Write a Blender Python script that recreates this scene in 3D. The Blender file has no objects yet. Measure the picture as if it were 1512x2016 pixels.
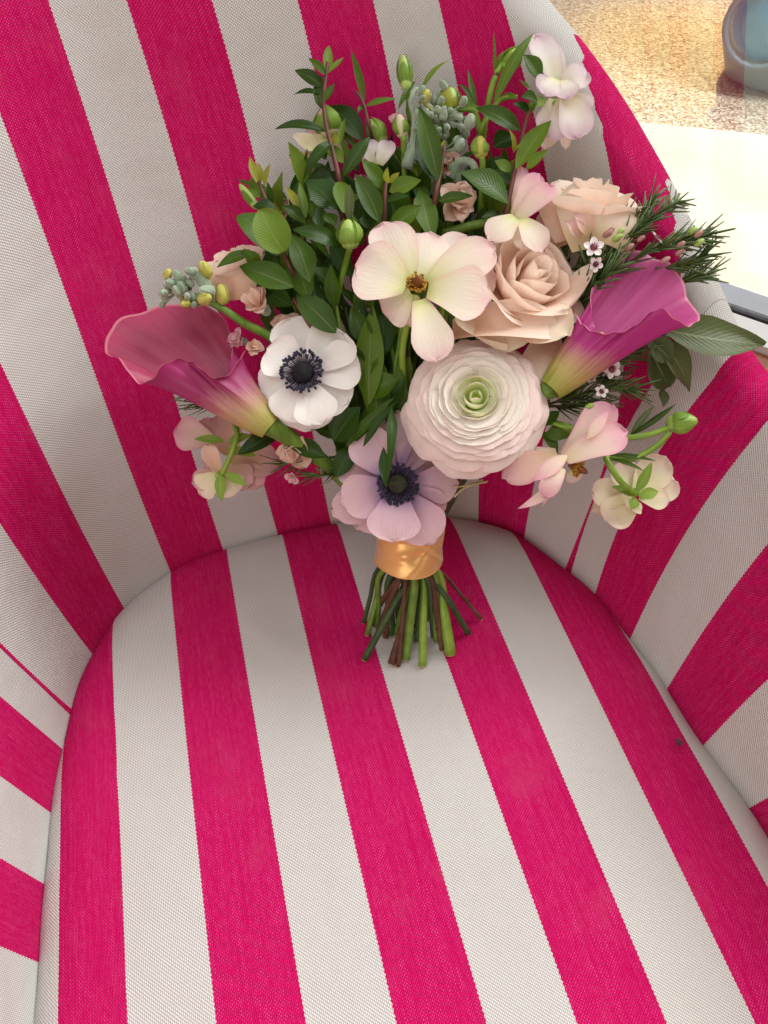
import bpy, bmesh, math, random
import numpy as np
from mathutils import Vector, Matrix
R = math.radians
rng = random.Random(7)
scene = bpy.context.scene
COL = scene.collection

# ------------------------------------------------------------------ camera
Z0 = 0.42                       # height of the seat above the floor
CAMH = 0.44                     # camera above the seat
FPX, CX, CY = 1513.0, 756.0, 1008.0
PITCH = R(50)
cam = bpy.data.cameras.new('camera'); camo = bpy.data.objects.new('camera', cam); COL.objects.link(camo)
cam.sensor_fit = 'VERTICAL'; cam.sensor_height = 24.0; cam.lens = 24.0 * FPX / 2016.0
cam.clip_start = 0.01; cam.clip_end = 200
camo.location = (0, 0, Z0 + CAMH); camo.rotation_euler = (R(90) - PITCH, 0, 0)
scene.camera = camo
CAM = Vector((0, 0, Z0 + CAMH))
FWD = Vector((0, math.cos(PITCH), -math.sin(PITCH)))
UPV = Vector((0, math.sin(PITCH), math.cos(PITCH)))
RGT = Vector((1, 0, 0))

# ------------------------------------------------------------------ world and lamps
w = bpy.data.worlds.new('World'); scene.world = w; w.use_nodes = True
bg = w.node_tree.nodes['Background']; bg.inputs[0].default_value = (1.0, 0.64, 0.49, 1); bg.inputs[1].default_value = 0.27

def area(name, loc, target, size, power, color, sizey=None):
    l = bpy.data.lights.new(name, 'AREA'); l.energy = power; l.color = color
    l.shape = 'RECTANGLE'; l.size = size; l.size_y = sizey or size
    o = bpy.data.objects.new(name, l); COL.objects.link(o); o.location = loc
    o.rotation_euler = (Vector(target) - Vector(loc)).to_track_quat('-Z', 'Y').to_euler()
    return o
area('window_daylight', (1.3, 0.95, 2.30), (0.02, 0.25, 0.5), 1.3, 92, (0.95, 0.985, 0.965))
area('overhead_fill', (-0.25, 0.0, 1.62), (0.0, 0.12, 0.45), 1.0, 3.6, (0.84, 0.975, 1.0))  # added fill hung over the chair, brightens the back top more than the crease
area('front_fill', (-0.5, -1.7, 1.05), (0.0, 0.3, 0.55), 1.1, 7.6, (1.0, 0.95, 0.91))  # unseen fill added in front for satin highlights, leaf gloss and petal sheen
area('ground_daylight', (0.9, 3.0, 2.6), (0.7, 1.7, 0.2), 0.8, 23, (1.0, 0.96, 0.88))
sp = bpy.data.lights.new('sun_patch', 'SPOT'); sp.energy = 300; sp.color = (1.0, .72, .25); sp.spot_size = R(17); sp.spot_blend = 1.0; sp.shadow_soft_size = .02
spo = bpy.data.objects.new('sun_patch', sp); COL.objects.link(spo); spo.location = (.9, 3.2, 2.4)
spo.rotation_euler = (Vector((0.672, 1.740, 0.26)) - spo.location).to_track_quat('-Z', 'Y').to_euler()
vs = scene.view_settings
vs.view_transform = 'Standard'; vs.look = 'None'; vs.exposure = 0.68; vs.gamma = 1.0
scene.cycles.use_denoising = True
scene.cycles.max_bounces = 8; scene.cycles.transparent_max_bounces = 12
scene.cycles.caustics_reflective = False; scene.cycles.caustics_refractive = False

# ------------------------------------------------------------------ helpers
def at(px, py, d):
    """point seen at a photo pixel, d metres along the optical axis"""
    return CAM + (RGT * ((px - CX) / FPX) - UPV * ((py - CY) / FPX) + FWD) * d
def atz(px, py, z=0.0):
    r_ = RGT * ((px - CX) / FPX) - UPV * ((py - CY) / FPX) + FWD
    return CAM + r_ * ((Z0 + z - CAM.z) / r_.z)
def link(o, parent=None):
    COL.objects.link(o)
    if parent is not None: o.parent = parent
    return o
def mesh_obj(name, verts, faces, mat, parent=None, uvs=None, smooth=True):
    me = bpy.data.meshes.new(name)
    me.from_pydata([tuple(v) for v in verts], [], faces)
    if uvs is not None:
        ul = me.uv_layers.new(name='UVMap')
        idx = np.empty(len(me.loops), dtype=np.int32); me.loops.foreach_get('vertex_index', idx)
        ul.data.foreach_set('uv', np.asarray(uvs, dtype=np.float32)[idx].ravel())
    if smooth: me.polygons.foreach_set('use_smooth', [True] * len(me.polygons))
    if mat is not None: me.materials.append(mat)
    me.update()
    return link(bpy.data.objects.new(name, me), parent)
def empty(name, loc=(0, 0, 0)):
    o = bpy.data.objects.new(name, None); o.location = loc; o.empty_display_size = 0.02
    return link(o)
def tag(o, label=None, cat=None, group=None, kind=None):
    if label: o['label'] = label
    if cat: o['category'] = cat
    if group: o['group'] = group
    if kind: o['kind'] = kind
    return o
def grid_faces(nu, nv, off=0, wrap=False):
    f = []
    for j in range(nv - 1):
        for i in range(nu if wrap else nu - 1):
            a = off + j * nu + i; b = off + j * nu + (i + 1) % nu
            f.append((a, b, b + nu, a + nu))
    return f
class Mesh:
    """collects pieces of one mesh"""
    def __init__(s): s.v = []; s.f = []; s.uv = []
    def add(s, v, f, uv=None):
        o = len(s.v); s.v += [Vector(q) for q in v]; s.f += [tuple(i + o for i in q) for q in f]
        s.uv += list(uv) if uv is not None else [(0.5, 0.5)] * len(v)
    def tube(s, pts, r0, r1=None, n=7, cap=True, close=False):
        r1 = r0 if r1 is None else r1
        pts = [Vector(p) for p in pts]; m = len(pts); vs_ = []; uv = []
        for i, p in enumerate(pts):
            t = (pts[min(i + 1, m - 1)] - pts[max(i - 1, 0)]).normalized()
            a = Vector((0.31, 0.52, 0.79)); a = (a - t * a.dot(t))
            if a.length < 0.1: a = Vector((1, 0, 0)) - t * t.x
            a.normalize(); b = t.cross(a)
            rr = r0 + (r1 - r0) * i / (m - 1)
            for k in range(n):
                an = 2 * math.pi * k / n
                vs_.append(p + (a * math.cos(an) + b * math.sin(an)) * rr); uv.append((k / n, i / (m - 1)))
        fs = grid_faces(n, m, 0, True)
        if cap: fs += [tuple(range(n - 1, -1, -1)), tuple(range((m - 1) * n, m * n))]
        s.add(vs_, fs, uv)
    def blob(s, c, axis, ln, rad, n=8, m=6, tip=0.0):
        """closed bud shape along axis; tip > 0 makes the far end pointed"""
        axis = Vector(axis).normalized(); a = axis.orthogonal().normalized(); b = axis.cross(a); c = Vector(c)
        vs_ = []; uv = []
        for j in range(m):
            v = j / (m - 1); th = math.pi * v
            rr = math.sin(th) ** 0.8 * rad * (1 - tip * v * v); z = -math.cos(th) * ln * 0.5
            if tip: z *= 1 + 0.25 * tip * v
            for k in range(n):
                an = 2 * math.pi * k / n
                vs_.append(c + axis * z + (a * math.cos(an) + b * math.sin(an)) * max(rr, 1e-5)); uv.append((k / n, v))
        s.add(vs_, grid_faces(n, m, 0, True), uv)
    def build(s, name, mat, parent=None, smooth=True):
        return mesh_obj(name, s.v, s.f, mat, parent, s.uv, smooth)
def smooth_path(pts, n=6):
    pts = [Vector(p) for p in pts]
    if len(pts) < 3: return [pts[0].lerp(pts[-1], i / n) for i in range(n + 1)]
    P = [pts[0] * 2 - pts[1]] + pts + [pts[-1] * 2 - pts[-2]]; out = []
    for i in range(1, len(P) - 2):
        for k in range(n):
            t = k / n; a, b, c, d = P[i - 1], P[i], P[i + 1], P[i + 2]
            out.append(0.5 * ((2 * b) + (c - a) * t + (2 * a - 5 * b + 4 * c - d) * t * t + (3 * b - a - 3 * c + d) * t ** 3))
    out.append(pts[-1]); return out

# ------------------------------------------------------------------ materials
class NT:
    def __init__(s, name):
        s.m = bpy.data.materials.new(name); s.m.use_nodes = True; s.t = s.m.node_tree; s.t.nodes.clear()
        s.out = s.t.nodes.new('ShaderNodeOutputMaterial')
    def n(s, typ, **kw):
        nd = s.t.nodes.new(typ)
        for k, v in kw.items(): setattr(nd, k, v)
        return nd
    def set(s, sock, v):
        if hasattr(v, 'is_linked') or isinstance(v, bpy.types.NodeSocket): s.t.links.new(v, sock)
        else: sock.default_value = v
    def math(s, op, a, b=0.0, c=None, clamp=False):
        nd = s.n('ShaderNodeMath', operation=op, use_clamp=clamp); s.set(nd.inputs[0], a); s.set(nd.inputs[1], b)
        if c is not None: s.set(nd.inputs[2], c)
        return nd.outputs[0]
    def mix(s, f, a, b, blend='MIX'):
        nd = s.n('ShaderNodeMix', data_type='RGBA', blend_type=blend); s.set(nd.inputs[0], f); s.set(nd.inputs[6], a); s.set(nd.inputs[7], b)
        return nd.outputs[2]
    def ramp(s, f, stops, interp='LINEAR'):
        nd = s.n('ShaderNodeValToRGB'); s.set(nd.inputs[0], f); cr = nd.color_ramp; cr.interpolation = interp
        while len(cr.elements) < len(stops): cr.elements.new(0.5)
        for e, (p, c) in zip(cr.elements, stops): e.position = p; e.color = c if len(c) == 4 else (*c, 1)
        return nd.outputs[0]
    def noise(s, vec, scale, detail=3, rough=0.55, dist=0.0):
        nd = s.n('ShaderNodeTexNoise'); s.set(nd.inputs['Vector'], vec); nd.inputs['Scale'].default_value = scale
        nd.inputs['Detail'].default_value = detail; nd.inputs['Roughness'].default_value = rough; nd.inputs['Distortion'].default_value = dist
        return nd.outputs['Fac']
    def uv(s):
        u = s.n('ShaderNodeTexCoord').outputs['UV']; sp = s.n('ShaderNodeSeparateXYZ'); s.set(sp.inputs[0], u)
        return u, sp.outputs[0], sp.outputs[1]
    def obj(s): return s.n('ShaderNodeTexCoord').outputs['Object']
    def comb(s, x, y, z=0.0):
        nd = s.n('ShaderNodeCombineXYZ'); s.set(nd.inputs[0], x); s.set(nd.inputs[1], y); s.set(nd.inputs[2], z); return nd.outputs[0]
    def bump(s, h, strength, dist):
        nd = s.n('ShaderNodeBump'); s.set(nd.inputs['Height'], h); nd.inputs['Strength'].default_value = strength; nd.inputs['Distance'].default_value = dist
        return nd.outputs[0]
    def bsdf(s, color, rough=0.5, spec=0.5, normal=None, trans=0.0, trcol=None, **kw):
        p = s.n('ShaderNodeBsdfPrincipled'); s.set(p.inputs['Base Color'], color); s.set(p.inputs['Roughness'], rough)
        p.inputs['Specular IOR Level'].default_value = spec
        for k, v in kw.items(): s.set(p.inputs[k], v)
        if normal is not None: s.set(p.inputs['Normal'], normal)
        o = p.outputs[0]
        if trans > 0:
            t = s.n('ShaderNodeBsdfTranslucent'); s.set(t.inputs[0], trcol if trcol is not None else color)
            mx = s.n('ShaderNodeMixShader'); mx.inputs[0].default_value = trans
            s.t.links.new(o, mx.inputs[1]); s.t.links.new(t.outputs[0], mx.inputs[2]); o = mx.outputs[0]
        s.t.links.new(o, s.out.inputs[0]); return s.m
def c4(c): return (*c, 1.0)

STRIPE = 0.0415
def fabric_mat(name):
    """woven awning stripe: UV.x counts stripes, UV.y is metres along the warp"""
    t = NT(name); uvv, u, v = t.uv()
    X = t.math('MULTIPLY', u, STRIPE)
    px, py = 0.00092, 0.0018
    cx = t.math('DIVIDE', X, px); cy = t.math('DIVIDE', v, py)
    colm = t.math('FLOOR', cx); par = t.math('MODULO', t.math('ADD', colm, 4000.0), 2.0)
    cys = t.math('ADD', cy, t.math('MULTIPLY', par, 0.5))
    row = t.math('FLOOR', cys)
    fx = t.math('SUBTRACT', t.math('FRACT', cx), 0.5); fy = t.math('SUBTRACT', t.math('FRACT', cys), 0.5)
    # slanted float of each warp thread
    fxs = t.math('ADD', fx, t.math('MULTIPLY', fy, 0.40))
    e = t.math('ADD', t.math('MULTIPLY', t.math('MULTIPLY', fxs, fxs), 4.6), t.math('MULTIPLY', t.math('MULTIPLY', fy, fy), 3.2))
    dot = t.math('SUBTRACT', 1.0, e, clamp=True)                    # 1 on top of a float, 0 in the gap
    # weft picks that show between the floats
    gy = t.math('SUBTRACT', t.math('FRACT', t.math('ADD', cys, 0.5)), 0.5)
    pick = t.math('SUBTRACT', 1.0, t.math('ADD', t.math('MULTIPLY', t.math('MULTIPLY', fx, fx), 3.4), t.math('MULTIPLY', t.math('MULTIPLY', gy, gy), 11.0)), clamp=True)
    # stripe with a stepped selvedge
    ue = t.math('ADD', u, t.math('MULTIPLY', t.math('SUBTRACT', t.math('MODULO', t.math('ADD', t.math('FLOOR', t.math('DIVIDE', v, 0.00125)), 4000.0), 2.0), 0.5), 0.008))
    m = t.math('MODULO', t.math('ADD', ue, 200.0), 2.0)
    pink = t.math('LESS_THAN', m, 1.0)
    cell = t.comb(colm, row)
    wn = t.n('ShaderNodeTexWhiteNoise', noise_dimensions='2D'); t.set(wn.inputs['Vector'], cell)
    streak = t.noise(t.comb(t.math('MULTIPLY', X, 420.0), t.math('MULTIPLY', v, 22.0)), 1.0, 3, 0.6)
    fleck = t.math('MULTIPLY', pick, t.math('MULTIPLY', t.math('ADD', wn.outputs['Value'], 0.25), t.math('MULTIPLY', t.math('SUBTRACT', streak, 0.22, clamp=True), 1.35)), clamp=True)
    pk = t.mix(dot, (0.36, 0.001, 0.060, 1), (0.62, 0.002, 0.120, 1))
    pk = t.mix(fleck, pk, (0.86, 0.14, 0.40, 1))
    wh = t.mix(dot, (0.37, 0.355, 0.34, 1), (0.765, 0.75, 0.725, 1))
    wh = t.mix(t.math('MULTIPLY', t.math('ABSOLUTE', t.math('SUBTRACT', wn.outputs['Value'], 0.5)), 0.25), wh, (0.62, 0.58, 0.54, 1))
    wh = t.mix(t.math('MULTIPLY', t.math('SUBTRACT', streak, 0.5, clamp=True), 0.9), wh, (0.55, 0.53, 0.50, 1))
    slub = t.noise(t.comb(t.math('MULTIPLY', X, 900.0), t.math('MULTIPLY', v, 9.0)), 1.0, 2, 0.5)
    pk = t.mix(t.math('MULTIPLY', t.math('SUBTRACT', slub, 0.5, clamp=True), 0.8), pk, (0.40, 0.001, 0.075, 1))
    col = t.mix(pink, wh, pk)
    soil = t.noise(t.comb(t.math('MULTIPLY', u, 1.0), t.math('MULTIPLY', v, 18.0)), 1.3, 4, 0.6)
    col = t.mix(t.math('MULTIPLY', t.math('SUBTRACT', soil, 0.55, clamp=True), 0.25), col, (0.42, 0.33, 0.27, 1))
    wr = t.noise(t.comb(t.math('MULTIPLY', u, 0.9), t.math('MULTIPLY', v, 24.0)), 1.0, 2, 0.5)
    n1 = t.bump(wr, 0.42, 0.007)
    nb = t.n('ShaderNodeBump'); t.set(nb.inputs['Height'], dot); nb.inputs['Strength'].default_value = 0.55; nb.inputs['Distance'].default_value = 0.0005
    t.set(nb.inputs['Normal'], n1)
    return t.bsdf(col, 0.92, 0.06, nb.outputs[0])

def petal_mat(name, stops, edge=None, edge_w=0.0, vein=0.12, veincol=None, trans=0.3, back=None, rough=0.55, spots=0.0, varia=0.0):
    t = NT(name); uvv, u, v = t.uv(); ob = t.obj()
    nz = t.noise(ob, 60.0, 3)
    vv = t.math('ADD', v, t.math('MULTIPLY', t.math('SUBTRACT', nz, 0.5), 0.18))
    col = t.ramp(vv, [(p, c) for p, c in stops])
    if edge is not None:
        ed = t.math('MAXIMUM', t.math('ABSOLUTE', t.math('SUBTRACT', t.math('MULTIPLY', u, 2.0), 1.0)), v)
        ed = t.math('ADD', ed, t.math('MULTIPLY', t.math('SUBTRACT', t.noise(ob, 45.0, 3), 0.5), 0.35))
        f = t.math('MULTIPLY', t.math('POWER', t.math('MINIMUM', t.math('MAXIMUM', ed, 0.0), 1.0), 5.0), edge_w, clamp=True)
        col = t.mix(f, col, c4(edge))
    vn = t.noise(t.comb(t.math('MULTIPLY', t.math('SUBTRACT', u, 0.5), t.math('SUBTRACT', 34.0, t.math('MULTIPLY', v, 12.0))), t.math('MULTIPLY', v, 2.2)), 1.0, 4, 0.65)
    vf = t.math('MULTIPLY', t.math('POWER', t.math('SUBTRACT', 1.0, t.math('MULTIPLY', t.math('ABSOLUTE', t.math('SUBTRACT', vn, 0.5)), 6.0), clamp=True), 2.0), vein)
    if veincol is None: col = t.mix(vf, col, t.mix(1.0, col, (0.78, 0.66, 0.62, 1), 'MULTIPLY'))
    else: col = t.mix(vf, col, c4(veincol))
    if varia:
        oi = t.n('ShaderNodeObjectInfo').outputs['Random']
        hs = t.n('ShaderNodeHueSaturation'); t.set(hs.inputs['Color'], col); t.set(hs.inputs['Value'], t.math('ADD', 1 - varia, t.math('MULTIPLY', oi, 2 * varia)))
        col = hs.outputs[0]
    if back is not None:
        bf = t.n('ShaderNodeNewGeometry').outputs['Backfacing']
        col = t.mix(bf, col, c4(back))
    nrm = t.bump(t.math('ADD', vn, t.math('MULTIPLY', nz, 0.6)), 0.35, 0.0012)
    return t.bsdf(col, rough, 0.35, nrm, trans)

def leaf_mat(name, a, b, rib, back, rough=0.34, trans=0.22):
    t = NT(name); uvv, u, v = t.uv(); ob = t.obj()
    oi = t.n('ShaderNodeObjectInfo').outputs['Random']
    nz = t.noise(ob, 35.0, 4)
    f = t.math('ADD', t.math('MULTIPLY', nz, 0.6), t.math('MULTIPLY', oi, 0.55))
    col = t.ramp(f, [(0.2, a), (0.85, b)])
    mid = t.math('ABSOLUTE', t.math('SUBTRACT', u, 0.5))
    sv = t.math('ABSOLUTE', t.math('SINE', t.math('ADD', t.math('MULTIPLY', v, 42.0), t.math('MULTIPLY', mid, -30.0))))
    side = t.math('MULTIPLY', t.math('POWER', t.math('SUBTRACT', 1.0, sv), 5.0), 0.10)
    col = t.mix(side, col, c4(rib))
    ribf = t.math('LESS_THAN', mid, t.math('MULTIPLY', t.math('SUBTRACT', 1.05, v), 0.035))
    col = t.mix(t.math('MULTIPLY', ribf, 0.75), col, c4(rib))
    spot = t.math('GREATER_THAN', t.noise(ob, 210.0, 2), 0.72)
    col = t.mix(t.math('MULTIPLY', spot, 0.25), col, (0.10, 0.06, 0.02, 1))
    bf = t.n('ShaderNodeNewGeometry').outputs['Backfacing']
    bk = t.mix(t.math('MULTIPLY', ribf, 0.5), c4(back), c4(rib))
    col2 = t.mix(bf, col, bk)
    nrm = t.bump(t.math('ADD', t.math('MULTIPLY', sv, 0.5), t.math('MULTIPLY', nz, 2.5)), 0.22, 0.001)
    return t.bsdf(col2, rough, 0.22, nrm, trans, t.mix(1.0, col, (1.6, 1.9, 0.7, 1), 'MULTIPLY'))

def simple_mat(name, a, b, scale=40.0, rough=0.5, spec=0.4, bump=0.2, bdist=0.001, stretch=None, **kw):
    t = NT(name); ob = t.obj()
    if stretch:
        mp = t.n('ShaderNodeMapping'); t.set(mp.inputs[0], ob); mp.inputs['Scale'].default_value = stretch; ob = mp.outputs[0]
    nz = t.noise(ob, scale, 4)
    col = t.ramp(nz, [(0.3, a), (0.7, b)])
    return t.bsdf(col, rough, spec, t.bump(nz, bump, bdist), **kw)

FAB = fabric_mat('striped_fabric')

# ------------------------------------------------------------------ the armchair
BP = np.array([(-.135,-.12),(-.174,.049),(-.194,.151),(-.199,.223),(-.196,.256),(-.181,.293),(-.153,.324),(-.12,.343),(-.077,.358),(-.04,.368),(.009,.374),(.055,.374),(.092,.363),(.125,.333),(.149,.304),(.167,.269),(.184,.23),(.196,.193),(.216,.148),(.245,.03),(.262,-.06)])
LN = np.array([(-.3,.0),(-.3,.05),(-.3,.1),(-.27,.14),(-.25,.19),(-.23,.27),(-.2,.36),(-.19,.40),(-.18,.38),(-.17,.37),(-.165,.37),(-.16,.37),(-.12,.41),(.06,.44),(.26,.36),(.32,.28),(.32,.2),(.31,.12),(.3,.05),(.3,-.03),(.3,-.06)])
ZT = np.array([.13,.15,.16,.19,.24,.29,.34,.37,.385,.39,.38,.35,.303,.225,.152,.138,.135,.13,.128,.122,.115])
TK = np.concatenate([[0], np.cumsum(np.linalg.norm(np.diff(BP, axis=0), axis=1))])
def cr_interp(tk, vals, t):
    """Catmull-Rom through non-uniform knots, vectorised"""
    vals = np.asarray(vals, float); v2 = vals.reshape(len(tk), -1); m = np.zeros_like(v2)
    m[1:-1] = (v2[2:] - v2[:-2]) / (tk[2:] - tk[:-2])[:, None]; m[0] = (v2[1] - v2[0]) / (tk[1] - tk[0]); m[-1] = (v2[-1] - v2[-2]) / (tk[-1] - tk[-2])
    t = np.asarray(t, float); i = np.clip(np.searchsorted(tk, t) - 1, 0, len(tk) - 2); h = tk[i + 1] - tk[i]; s = ((t - tk[i]) / h)[..., None]; h = h[..., None]
    r_ = (2*s**3-3*s**2+1)*v2[i] + (s**3-2*s**2+s)*h*m[i] + (-2*s**3+3*s**2)*v2[i+1] + (s**3-s**2)*h*m[i+1]
    return r_[..., 0] if vals.ndim == 1 else r_
def shell(t, v):
    """inner face of the shell: t along the seat crease, v height over the seat"""
    b = cr_interp(TK, BP, t); l = cr_interp(TK, LN, t); v = np.asarray(v, float)
    p = np.empty(b.shape[:-1] + (3,)); p[..., 0] = b[..., 0] + l[..., 0] * v; p[..., 1] = b[..., 1] + l[..., 1] * v; p[..., 2] = Z0 + v
    return p
def project(p):
    q = p - np.array(CAM); dz = q @ np.array(FWD)
    return CX + FPX * (q @ np.array(RGT)) / dz, CY - FPX * (q @ np.array(UPV)) / dz
# where the stripe edges and the seams run on the shell (t, v), found from where they are seen
_tt, _vv = np.meshgrid(np.linspace(0, TK[-1], 700), np.linspace(-0.02, 0.42, 260), indexing='ij')
_px, _py = project(shell(_tt.ravel(), _vv.ravel()))
def find_tv(x, y):
    k = np.argmin((_px - x) ** 2 + (_py - y) ** 2); return _tt.ravel()[k], _vv.ravel()[k]
AX = np.array([-.2579, .9662]); PX = np.array([.9662, .2579])      # chair axis and its cross direction
pA = np.array(atz(250, 2016, .004))[:2] @ PX; pB = np.array(atz(1310, 2016, .004))[:2] @ PX
def seat_u(xy):
    u = 1 + 6 * (np.asarray(xy)[..., :2] @ PX - pA) / (pB - pA)
    return u - 0.25 * np.maximum(0, 1 - u)          # the cloth turns down over the cushion's edge
class StripeFit:
    def __init__(s, data, prior, degt, degv, ridge):
        s.prior = prior; s.dt = degt; s.dv = degv
        tv = np.array([find_tv(x, y) for x, y, _ in data]); u = np.array([q[2] for q in data], float)
        s.t0 = tv[:, 0].mean(); s.ts = max(np.ptp(tv[:, 0]) / 2, 1e-3)
        A = s.basis(tv[:, 0], tv[:, 1]); rhs = u - prior(tv[:, 0], tv[:, 1])
        s.c = np.linalg.solve(A.T @ A + ridge * np.eye(A.shape[1]), A.T @ rhs)
        s.err = np.abs(A @ s.c - rhs).max()
    def basis(s, t, v):
        a = (np.asarray(t) - s.t0) / s.ts; b = np.asarray(v) / 0.3
        return np.stack([a ** i * b ** j for i in range(s.dt + 1) for j in range(s.dv + 1)], -1)
    def __call__(s, t, v): return s.prior(t, v) + s.basis(t, v) @ s.c
BACK = [(97,0,3),(163,207,3),(237,437,3),(285,607,3),(380,900,3),(427,1064,3),(2,248,2),(74,437,2),(152,652,2),(241,900,2),(331,1107,2),
 (259,0,4),(315,178,4),(365,356,4),(402,511,4),(520,935,4),(545,1030,4),(420,0,5),(463,159,5),(498,304,5),(625,930,5),(652,1012,5),
 (575,0,6),(592,60,6),(609,126,6),(750,985,6),(733,0,7),(742,60,7),(771,192,7),(848,985,7),(872,0,8),(889,60,8),(915,191,8),(938,990,8),
 (990,0,9),(1018,60,9),(1049,181,9),(1068,313,9),(1052,977,9),(1034,1030,9),(1109,68,10),(1162,158,10),(1185,234,10),(1206,351,10),(1223,752,10),(1210,815,10),(1179,936,10),(1151,1034,10),(1121,1098,10),
 (1279,279,11),(1302,339,11),(1320,392,11),(1336,452,11),(1354,577,11),(235,1174,1),(96,900,1),(0,690,1),(165,1267,0),(0,1036,0),(119,1378,-1),(0,1269,-1)]
ARM_R = [(1179,1151,0),(1224,1030,0),(1293,893,0),(1349,808,0),(1413,745,0),(1250,1240,1),(1321,1094,1),(1398,973,1),(1447,900,1),(1323,1341,2),(1438,1163,2),(1512,1070,2),(1404,1455,3),(1512,1337,3),(1491,1580,4)]
ARM_L = [(0,1373,0),(106,1463,0),(0,1527,1),(78,1586,1),(0,1687,2),(63,1723,2),(0,1860,3),(42,1879,3)]
fit_back = StripeFit(BACK, lambda t, v: seat_u(cr_interp(TK, BP, t)), 6, 3, 3e-3)
fit_r = StripeFit(ARM_R, lambda t, v: np.asarray(t) / STRIPE - 0.0 * np.asarray(v), 2, 2, 1e-3)
fit_l = StripeFit(ARM_L, lambda t, v: -np.asarray(t) / STRIPE, 2, 2, 1e-3)
print('stripe fit errors', fit_back.err, fit_r.err, fit_l.err)
_sr = np.array([find_tv(x, y) for x, y in [(1128,1100),(1159,1034),(1202,920),(1226,840),(1275,770),(1327,681),(1365,652),(1415,626)]])
_sr = _sr[np.argsort(_sr[:, 1])]
_cr = np.polyfit(_sr[:, 1], _sr[:, 0], 2)
def seam_r(v): return np.polyval(_cr, np.clip(v, -0.03, 0.17))
_tl = np.mean([find_tv(x, y)[0] for x, y in [(116, 1384), (0, 1274)]])
_s0, _s1 = find_tv(116, 1384), find_tv(0, 1274)
def seam_l(v): return _s0[0] + (_s1[0] - _s0[0]) / (_s1[1] - _s0[1] + 1e-9) * np.clip(np.asarray(v), -0.03, 0.06)
RHO = 0.019
def profile(t0fun, t1fun, nt, fit, capcol=None):
    """one panel of the shell, inside face, rolled rim and outside face"""
    nv_in, nroll, nout = 34, 12, 8
    rows = []
    a = np.linspace(0, 1, nt)
    P = []; UV = []
    # every column keeps its a; its t changes with v so that seams can slant
    for k in range(nv_in):
        f = k / (nv_in - 1)
        t = None
        v = -0.035 + 0.0 * a
        for _ in range(3):
            t = t0fun(v) + (t1fun(v) - t0fun(v)) * a
            v = -0.035 + (cr_interp(TK, ZT, t) + 0.035) * f
        p = shell(t, v); u = fit(t, v)
        P.append(p); UV.append(np.stack([u, v * 1.1], -1))
    top = P[-1]; l = cr_interp(TK, LN, t)
    d = np.concatenate([l, np.ones((nt, 1))], 1); d /= np.linalg.norm(d, axis=1)[:, None]
    g = cr_interp(TK, BP, t + .002) - cr_interp(TK, BP, t - .002); tan = np.concatenate([g, np.zeros((nt, 1))], 1); tan /= np.linalg.norm(tan, axis=1)[:, None] + 1e-12
    n = np.cross(tan, d); n /= np.linalg.norm(n, axis=1)[:, None]
    ctr = cr_interp(TK, BP, t) - np.array([.03, .16])
    flip = np.sign(np.sum(n[:, :2] * ctr, axis=1)); n *= flip[:, None]           # outward
    c = top + n * RHO; u_top = UV[-1][:, 0]; v_top = UV[-1][:, 1]
    for k in range(1, nroll + 1):
        an = math.pi * k / nroll
        p = c - n * RHO * math.cos(an) + d * RHO * math.sin(an)
        if an <= math.pi * .5 + .01 and fit is fit_back:
            # the stripes run on over the rim along their own slant
            px_, py_ = project(p); un = u_top.copy()
            for i in range(nt):
                if t[i] > TK[10]:
                    tv = find_tv(px_[i], py_[i]); q_ = float(np.clip((t[i] - TK[10]) / .03, 0, 1))
                    un[i] = u_top[i] * (1 - q_) + float(fit(np.array(tv[0]), np.array(tv[1]))) * q_
            u_top = un
        P.append(p); UV.append(np.stack([u_top, v_top + RHO * an], -1))
    base = P[-1]
    for k in range(1, nout + 1):
        f = k / nout
        zb = Z0 - 0.30
        p = base.copy(); dist = (base[:, 2] - zb) * f
        p = base - d * (dist / d[:, 2])[:, None] * np.array([0.75, 0.75, 1.0])
        P.append(p); UV.append(np.stack([u_top, v_top + RHO * math.pi + dist], -1))
    V = np.concatenate(P); U = np.concatenate(UV); nv = len(P)
    fs = grid_faces(nt, nv)
    if capcol is not None: fs.append(tuple(k * nt + capcol for k in range(nv)))     # closes the front end of an arm
    return V, fs, U
chair = tag(empty('armchair', (0.03, 0.16, 0)), 'low tub armchair upholstered in wide magenta and off-white striped woven fabric', 'armchair')
tl_end, tr_end = 0.0, TK[-1]
def panel(name, f0, f1, nt, fit, label, capcol=None):
    V, F, U = profile(f0, f1, nt, fit, capcol)
    o = mesh_obj(name, V - np.array([0.03, 0.16, 0]), F, FAB, chair, U); o['label'] = label; return o
one = lambda c: (lambda v: c + 0 * np.asarray(v))
panel('backrest_panel', seam_l, seam_r, 110, fit_back, 'curved striped inside back of the armchair behind the bouquet')
panel('arm_panel', one(0.0), lambda v: seam_l(v) - 0.00015, 40, fit_l, 'striped arm panel on the side away from the window', 0)
panel('arm_panel', lambda v: seam_r(v) + 0.00015, one(TK[-1]), 50, fit_r, 'striped arm panel on the side next to the window', 49)
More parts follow.
